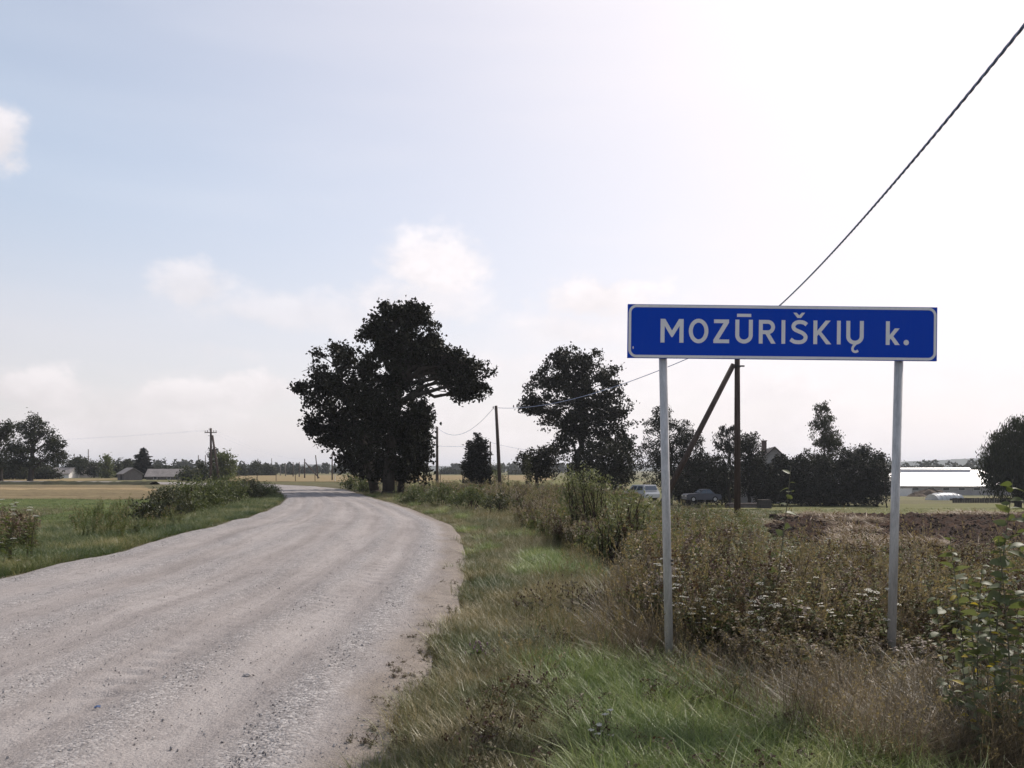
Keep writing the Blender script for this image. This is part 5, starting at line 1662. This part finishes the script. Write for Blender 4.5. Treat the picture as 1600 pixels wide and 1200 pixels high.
# left verge
x, y, d = verge_points(13000, rng, 8.5, 62, lambda q: np.interp(q, [9, 20, 30, 60], [5.5, 4.2, 4.8, 5.0]), -1, .25)
k = (d > .05 + .35 * rng.uniform(0, 1, len(d)) ** 2) & (x / y > -.80)
lay('verge_grass', 'green grass on the left verge inside the bend', 'grass', x[k], y[k], C_LEFT, 4, rng, .6, 1.25, .15)
M['g_pale'] = mat_grass('pale_grass', [(.1, (.10, .09, .045)), (.5, (.20, .16, .09)), (.9, (.33, .27, .17))], .3, .6)
x, y = wedge_points(4200, rng, 12, 32, -.80, -.40, .6)
d, s = road_side(x, y)
k = (s < 0) & (d > np.interp(y, [12, 22, 30], [5.2, 3.9, 3.6])) & (d < np.interp(y, [12, 22, 30], [7.4, 5.4, 5.2]) + rng.normal(0, .3, len(x)))
lay('dry_grass', 'pale dry grass between the left verge and the green field', 'grass', x[k], y[k], proto_collection('pale_tuft', [tuft(32, .26, .15, .007, .8, 45 + q, M['g_pale']) for q in range(3)]), 3, rng, .6, 1.15, .2)
x, y = wedge_points(900, rng, 14, 50, -.55, -.2, .8)
d, s = road_side(x, y)
k = (s < 0) & (d > .3) & (d < 3) & (y > 18)
lay('verge_weeds', 'broad-leaved weeds along the left road edge', 'weeds', x[k], y[k], C_GWEED, 3, rng, .35, .7, .15)
x, y = wedge_points(240, rng, 12.4, 17, -.80, -.575, 1)
d, s = road_side(x, y)
k = (s < 0) & (d > .9) & (x / y < -.595)
lay('tall_weeds', 'tall brownish weeds at the left picture edge', 'weeds', x[k], y[k], C_WEED, 6, rng, .95, 1.4, .15)
# short grass over the green field
x, y = wedge_points(9000, rng, 20, 45, -.86, -.40, .6)
k = (x < -11.6 - (y - 23) * .30) & (y > 21)
lay('crop_grass', 'low blades of the green field on the left', 'crop', x[k], y[k], proto_collection('crop_tuft', [tuft(26, .11, .2, .014, .6, 90 + q, M['g_left'], 2) for q in range(2)]), 2, rng, .6, 1.0, .1)
# lawn and pasture roughness in front of the yard
x, y = wedge_points(1500, rng, 26, 80, .28, .66, .6)
lay('lawn_grass', 'rough grass of the yard lawn', 'grass', x, y, proto_collection('lawn_tuft', [tuft(26, .1, .2, .012, .7, 95 + q, M['g_left'], 2) for q in range(2)]), 2, rng, .8, 1.3, .15)


# broad-leaved docks and taller bleached stalks break up the weeds
C_BROAD = proto_collection('broad_herb', [weed(.26, 140 + q, M['weedleaf'], M['stem'], None, 6, (.17, .034), .45) for q in range(3)])
x, y = wedge_points(230, rng, 3.8, 13, -.12, .74)
d, s = road_side(x, y)
k = (s > 0) & (d > weed_line(y) + .3) & (y > 6.4)
lay('broad_herbs', 'broad-leaved docks scattered in verge grass and weeds', 'herbs', x[k], y[k], C_BROAD, 3, rng, .6, 1.2, .2, .15)
C_TALL = proto_collection('tall_stalk', [seed_grass(5, .95, .10, 150 + q, M['g_dry'], M['seedpale']) for q in range(2)] + [weed(.98, 152, M['weeddry'], M['stem'], M['seedbrown'], 2, (.06, .012), .7), weed(1.02, 153, M['weedleaf'], M['stem'], M['seedpale'], 2, (.08, .02), 1.1)])
x, y = wedge_points(430, rng, 6.3, 14, .08, .74)
d, s = road_side(x, y)
k = (d > weed_line(y) + .3) & (y < np.interp(x / y, [.0, .26, .31, .5, .76], [16, 14, 10.5, 9.5, 9.5]))
lay('tall_stalks', 'tall bleached stalks rising out of the weeds behind the sign', 'weeds', x[k], y[k], C_TALL, 4, rng, .75, 1.1, .12, zs=np.interp(x[k] / y[k], [.1, .3, .4], [1.0, .9, .8]))


# ---- straw and clods on the tilled soil
M['straw'] = mat_leaf('straw', (.09, .056, .028), (.20, .13, .066), .2)
M['clod'] = mat_plain('soil_clods', (.040, .028, .022), .95, .3, 5, .1, bstr=.8)


def rock(seed, mat, sub=1, amp=.3, sq=(1, .85, .6)):
    import bmesh
    bm = bmesh.new()
    bmesh.ops.create_icosphere(bm, subdivisions=sub, radius=1)
    for v in bm.verts:
        q = 1 + amp * mnoise.noise(v.co * 1.4 + Vector((seed * 3.1, 0, 0)))
        v.co = Vector((v.co.x * q * sq[0], v.co.y * q * sq[1], v.co.z * q * sq[2]))
    me = bpy.data.meshes.new('rock')
    bm.to_mesh(me); bm.free()
    me.materials.append(mat)
    return me


def strawbits(seed, n=30):
    rng = np.random.default_rng(seed)
    P = rng.normal(0, .16, (n, 3)); P[:, 2] = np.abs(rng.normal(0, .045, n)) + .01
    a = rng.uniform(0, 6.283, n)
    d = np.stack([np.cos(a), np.sin(a), rng.normal(0, .3, n)], 1); d /= np.linalg.norm(d, axis=1, keepdims=True)
    e = np.cross(d, np.array([0, 0, 1.0])); e /= np.linalg.norm(e, axis=1, keepdims=True)
    V, Fc = kites(P, d, e, .26, .016, rng)
    return new_mesh('straw', V, Fc, (M['straw'],))


x, y = wedge_points(9000, rng, 14, 31, .28, .64, .7)
pn = np.array([mnoise.noise(Vector((a * .33, b * .38, 1.7))) + .5 * mnoise.noise(Vector((a * 1.1, b * 1.2, 5))) for a, b in zip(x, y)])
xr = x / y
ins = (y > 15.3) & (y < 28.6 + (x - 10) * .1) & (xr > .325) & (xr < .68)
k = ins & (pn + .3 * np.exp(-((xr - .42) / .06) ** 2) > .52)
lay('straw_litter', 'orange-brown straw lying in patches on the dark soil', 'straw', x[k], y[k], proto_collection('straw_bits', [strawbits(q) for q in range(3)]), 3, rng, .8, 1.5, .1, .08)
k = ins & (rng.uniform(0, 1, len(x)) < .6)
lay('soil_clods', 'dark clods over the tilled soil', 'soil', x[k], y[k], proto_collection('clod', [rock(q, M['clod'], 1, .5) for q in range(3)]), 3, rng, .03, .11, .5, .05)


# ---- loose gravel on the road
def mat_stone():
    m, N = new_mat('gravel_stones')
    ob = N.n('ShaderNodeObjectInfo').outputs['Random']
    tc = N.n('ShaderNodeTexCoord').outputs['Object']
    colr = N.ramp(ob, [(0, (.22, .20, .195)), (.35, (.33, .305, .295)), (.7, (.40, .375, .36)), (1, (.52, .49, .47))])
    out(N, pbr(N, colr, .9, .2, N.noise(tc, 3, 4, .6), bstr=.4, bdist=.2))
    return m


M['stone'] = mat_stone()
C_STONE = proto_collection('pebble', [rock(20 + q, M['stone'], 1, .45) for q in range(5)])
n = 30000
u = rng.uniform(.0, 1.0, n)
yv = 1 / rng.uniform(1 / 34, 1 / 3.4, n)
Ey = ROAD_E[:, 3]
ii = np.interp(yv, Ey, np.arange(len(Ey)))
i0 = np.clip(ii.astype(int), 0, len(ROAD_E) - 2); fr = (ii - i0)[:, None]
E_ = ROAD_E[i0] * (1 - fr) + ROAD_E[i0 + 1] * fr
x = E_[:, 0] + (E_[:, 2] - E_[:, 0]) * u; y = E_[:, 1] + (E_[:, 3] - E_[:, 1]) * u
keep = rng.uniform(0, 1, n) < .12 + .88 * loose_of(u) ** 1.5 + .22 * (u > .92)
keep &= np.abs(x / y) < .75
x, y, u = x[keep], y[keep], u[keep]
z = hgt(x, y) + .045 + .05 * (1 - (2 * u - 1) ** 2) + .018 * loose_of(u)
ss = .0045 + .0075 * rng.uniform(0, 1, len(x)) ** 2.2
big = rng.uniform(0, 1, len(x)) < .012
ss = np.where(big, ss * 2.0, ss)
scatter('loose_gravel', 'loose pale gravel strewn over the road', 'gravel', np.stack([x, y, z], 1), rng.uniform(0, 6.28, (len(x), 3)), np.stack([ss, ss * .9, ss * .8], 1), C_STONE, rng.integers(0, 5, len(x)))


def on_road(px, py):
    Y = (CAMZ - .075) * F / (py - HY)
    return at(px, py, Y)


for i, (px, py, sz, lb) in enumerate(((386, 1057, .030, 'largest rounded stone lying in the wheel track'), (133, 1077, .02, 'pale stone left of the blue scrap'), (303, 968, .02, 'small dark stone far up the road'),
                                      (6, 1078, .024, 'light stone at the left picture edge'), (363, 945, .02, 'brown pebble right of the small dark stone'))):
    p = on_road(px, py)
    o = link('road_stone', rock(60 + i, M['stone'], 2, .5), None, (p.x, p.y, p.z + sz * .35), i * 1.3)
    o.scale = (sz, sz * .9, sz)
    tag(o, lb, 'stone', 'stones on the road')
p = on_road(152, 1108)
M['bluescrap'] = mat_plain('blue_plastic', (.05, .09, .20), .5, .15, 6, .4)
mb = MB()
V = [(-.018, -.007, 0), (.0, -.01, .007), (.02, -.006, .002), (.018, .008, .009), (-.001, .01, .012), (-.017, .008, .005)]
mb.add(V + [(a, b, c - .004) for a, b, c in V], [(0, 1, 4, 5), (1, 2, 3, 4), (6, 11, 10, 7), (7, 10, 9, 8)] + [(i, i + 6, (i + 1) % 6 + 6, (i + 1) % 6) for i in range(6)])
tag(link('plastic_scrap', mb.mesh('plastic_scrap', M['bluescrap']), None, (p.x, p.y, p.z + .012), .3), 'little scrap of blue plastic on the gravel', 'scrap')


# ------------------------------------------------------------------ single plants in the foreground
def leaf_mesh(L, Wd, mat, curl=.18, ovate=.42):
    V, Fc = [], []
    n = 6
    for i in range(n + 1):
        t = i / n
        w = Wd / 2 * (math.sin(math.pi * t ** .75) ** .8) if 0 < t < 1 else .0015
        z = -curl * L * t * t
        V += [(t * L, w, z + w * .25), (t * L, 0, z), (t * L, -w, z + w * .25)]
    for i in range(n):
        q = i * 3
        Fc += [(q, q + 1, q + 4, q + 3), (q + 1, q + 2, q + 5, q + 4)]
    return new_mesh('leaf', V, Fc, (mat,), smooth=True)


LEAFS = [leaf_mesh(.098, .062, M['sapling'], c) for c in (.05, .2, .35)]
LEAFY = [leaf_mesh(.07, .034, M['yellowleaf'], .3)]


def sapling(label, base, paths, seed, spacing=.035, sc=1.0, yellow=0.0, low=.2, group=None, maxleaf=290):
    """upright shoots carrying separate leaves"""
    rng = np.random.default_rng(seed)
    t = thing('poplar_sapling', label, 'sapling', (base[0], base[1], hz(*base)), group=group)
    count = 0
    for P in paths:
        P = [Vector(p) - t.location for p in P]
        Q = [Vector(v) for v in crom(np.array([tuple(p) for p in P]), 8)]
        mb = MB(); mb.tube(Q, list(np.linspace(.007, .0022, len(Q)) * sc), 6)
        link('shoot', mb.mesh('shoot', M['poplarstem'], True), t)
        Ls = np.concatenate([[0], np.cumsum([(b - a).length for a, b in zip(Q, Q[1:])])])
        s = Ls[-1] * low
        az = rng.uniform(0, 6.28)
        while s < Ls[-1] and count < maxleaf:
            i = int(np.searchsorted(Ls, s)) - 1
            i = max(0, min(i, len(Q) - 2))
            p = Q[i].lerp(Q[i + 1], (s - Ls[i]) / max(1e-6, Ls[i + 1] - Ls[i]))
            az += 2.4 + rng.normal(0, .3)
            el = rng.uniform(-.25, .75)
            o = link('leaf', (LEAFY[0] if rng.uniform() < yellow * (1.6 - s / Ls[-1]) else LEAFS[rng.integers(3)]), t)
            k = sc * rng.uniform(.65, 1.2) * (1 if s < Ls[-1] * .9 else .75)
            o.location = p
            o.rotation_euler = (rng.normal(0, .5), -el, az)
            o.scale = (k, k, k)
            count += 1
            s += spacing * rng.uniform(.6, 1.5)
    return t


def shoot(px0, py0, px1, py1, Y, bow=.05, dy=.1):
    a, b = at(px0, py0, Y), at(px1, py1, Y + dy)
    a.z = min(a.z, hz(a.x, a.y))
    return [a, a.lerp(b, .35) + Vector((bow, 0, 0)), a.lerp(b, .7) + Vector((bow * .7, 0, 0)), b]


Y = 4.6
sapling('tallest leafy poplar sapling at the right picture edge', ((1585 - 800) / F * Y, Y),
        [shoot(1560, 1190, 1583, 748, Y, -.05), shoot(1590, 1190, 1602, 800, Y + .1, .02), shoot(1575, 1180, 1560, 840, Y - .1, .03), shoot(1540, 1180, 1535, 880, Y + .2, -.04), shoot(1600, 1180, 1640, 780, Y, .05)], 1, .022, .95, .06, .12)
Y = 5.0
sapling('shorter poplar sapling with a raised single top leaf right of the right post', ((1500 - 800) / F * Y, Y),
        [shoot(1510, 1120, 1484, 838, Y, .02), shoot(1520, 1120, 1512, 900, Y, .02), shoot(1500, 1120, 1462, 930, Y + .1, -.03), shoot(1530, 1120, 1545, 930, Y - .1, .03)], 2, .026, .85, .05, .2)
Y = 6.9
sapling('lone grey-green sapling shoot rising between the sign posts', ((1212 - 800) / F * Y, Y), [shoot(1196, 1000, 1236, 728, Y, .02), shoot(1190, 1000, 1205, 850, Y + .1, -.02)], 3, .055, 1.0, 0, .35)
Y = 4.3
sapling('bushy sapling with yellowed leaves in the lower right corner', ((1570 - 800) / F * Y, Y),
        [shoot(1540, 1220, 1500, 990, Y, -.03), shoot(1560, 1230, 1545, 960, Y + .1, .02), shoot(1580, 1230, 1590, 960, Y, .02), shoot(1600, 1230, 1625, 1000, Y, .03), shoot(1550, 1230, 1520, 1060, Y - .2, -.02), shoot(1570, 1230, 1565, 1020, Y - .1, 0), shoot(1600, 1230, 1605, 1040, Y - .2, 0), shoot(1520, 1230, 1480, 1060, Y + .2, -.02)], 4, .020, .75, .16, .08)


# thistle clumps and dock on the verge
def thistle(label, px, py, Y, h_, mats, seed, stems=9, spread=.3):
    b = at(px, py, Y)
    t = thing('thistle_clump', label, 'thistle', (b.x, Y, hz(b.x, Y)))
    rng = np.random.default_rng(seed)
    lf, st, hd = MB(), MB(), MB()
    for i in range(stems):
        a = rng.uniform(0, 6.28); r = spread * math.sqrt(rng.uniform(0, 1))
        b0 = Vector((math.cos(a) * r * .7, math.sin(a) * r * .5, -.03)); H = h_ * rng.uniform(.55, 1.1)
        tip = b0 + Vector((math.cos(a) * r * .5 + rng.normal(0, .04), math.sin(a) * r * .4, H))
        st.tube([b0, b0.lerp(tip, .5) + Vector((rng.normal(0, .02), 0, 0)), tip], [.0045, .0035, .002], 4)
        tips = [tip] + [b0.lerp(tip, rng.uniform(.55, .9)) + Vector((rng.normal(0, .07), rng.normal(0, .06), .06)) for _ in range(3)]
        for q in tips[1:]:
            st.tube([b0.lerp(tip, .6), q], [.002, .0015], 3)
        for q in tips:
            hd.tube([q + Vector((0, 0, -.008)), q, q + Vector((0, 0, .009)), q + Vector((0, 0, .014))], [.003, .007, .006, .008], 7)
        for k in range(14):
            p = b0.lerp(tip, rng.uniform(.05, .85)); az = rng.uniform(0, 6.28)
            d = Vector((math.cos(az), math.sin(az), rng.uniform(-.2, .6))).normalized(); e = d.orthogonal().normalized()
            l = rng.uniform(.05, .11); w = l * .14
            lf.add([p, p + d * l * .3 + e * w * 1.6, p + d * l * .5 + e * w * .6, p + d * l * .7 + e * w * 1.2, p + d * l, p + d * l * .7 - e * w * 1.2, p + d * l * .5 - e * w * .6, p + d * l * .3 - e * w * 1.6],
                   [(0, 1, 2, 7), (7, 2, 6), (2, 3, 4, 6), (6, 4, 5)])
    link('leaf_mass', lf.mesh('leaf_mass', mats[0]), t); link('stalk', st.mesh('stalk', M['stem']), t); link('flower_heads', hd.mesh('flower_heads', mats[1]), t)
    return t


M['purple'] = mat_leaf('faded_purple', (.16, .09, .12), (.28, .19, .22), .2)
thistle('brown seeding thistle clump left of the left sign post', 895, 965, 8.6, .42, (M['weeddry'], M['seedbrown']), 5, 26, .5)
thistle('dark brown thistle clump nearer the left sign post', 935, 975, 8.3, .34, (M['weeddry'], M['seedbrown']), 6, 18, .32)
thistle('small thistle with faded purple flowers in the near verge grass', 760, 1040, 6.5, .2, (M['weedleaf'], M['purple']), 7, 4, .08)
thistle('reddish brown dock stalk in the near verge grass', 842, 1100, 5.4, .3, (M['weeddry'], M['seedbrown']), 8, 4, .06)


def umbel_plant(label, px, py, Y, h_, seed, n):
    b = at(px, py, Y)
    t = thing('white_umbel_plant', label, 'wildflower', (b.x, Y, hz(b.x, Y)))
    rng = np.random.default_rng(seed)
    zt = b.z - t.location.z
    st = MB(); lf = MB()
    for i in range(n):
        dx, dz = rng.normal(0, .13), -abs(rng.normal(0, .16))
        tip = Vector((dx, rng.normal(0, .1), zt + dz))
        st.tube([(rng.normal(0, .03), 0, -.03), (dx * .3, 0, zt * .5), tip], [.005, .004, .002], 4)
        hd = MB()
        R = rng.uniform(.03, .055)
        for k in range(34):
            a = rng.uniform(0, 6.28); r = R * math.sqrt(rng.uniform(0, 1))
            c = tip + Vector((math.cos(a) * r, math.sin(a) * r, .02 - r * r * 6)); l = .009
            hd.add([c + Vector((l, 0, .003)), c + Vector((0, l, 0)), c - Vector((l, 0, -.003)), c - Vector((0, l, .004))], [(0, 1, 2, 3)])
        link('flower_head', hd.mesh('flower_head', M['petal']), t)
        for k in range(8):
            p = Vector((dx * .4, 0, zt * rng.uniform(.1, .8))); az = rng.uniform(0, 6.28); d = Vector((math.cos(az), math.sin(az), .3)).normalized(); e = d.orthogonal().normalized()
            lf.add([p, p + d * .05 + e * .015, p + d * .11, p + d * .05 - e * .015], [(0, 1, 2, 3)])
    link('stalk', st.mesh('stalk', M['stem']), t); link('leaf_mass', lf.mesh('leaf_mass', M['weedleaf']), t)


umbel_plant('clump of white umbel flowers at the left picture edge', 16, 780, 13.2, 1.1, 1, 9)
umbel_plant('smaller white umbel flowers right of the edge clump', 46, 790, 13.6, 1.0, 2, 6)
umbel_plant('lowest white umbel flowers at the far left verge', 2, 838, 13.0, .5, 3, 3)

# ------------------------------------------------------------------ haze in the air
mh, Nh = new_mat('haze_air')
pv = Nh.n('ShaderNodeVolumePrincipled')
pv.inputs['Color'].default_value = (.88, .92, 1.0, 1)
pv.inputs['Density'].default_value = .00026
pv.inputs['Anisotropy'].default_value = .2
ho = Nh.n('ShaderNodeOutputMaterial')
Nh.t.links.new(pv.outputs[0], ho.inputs['Volume'])
mb = MB(); mb.box((0, 2150, 27), (9400, 5100, 66))
tag(link('haze', mb.mesh('haze', mh)), 'thin pale haze in the air over the fields', 'haze', kind='stuff')
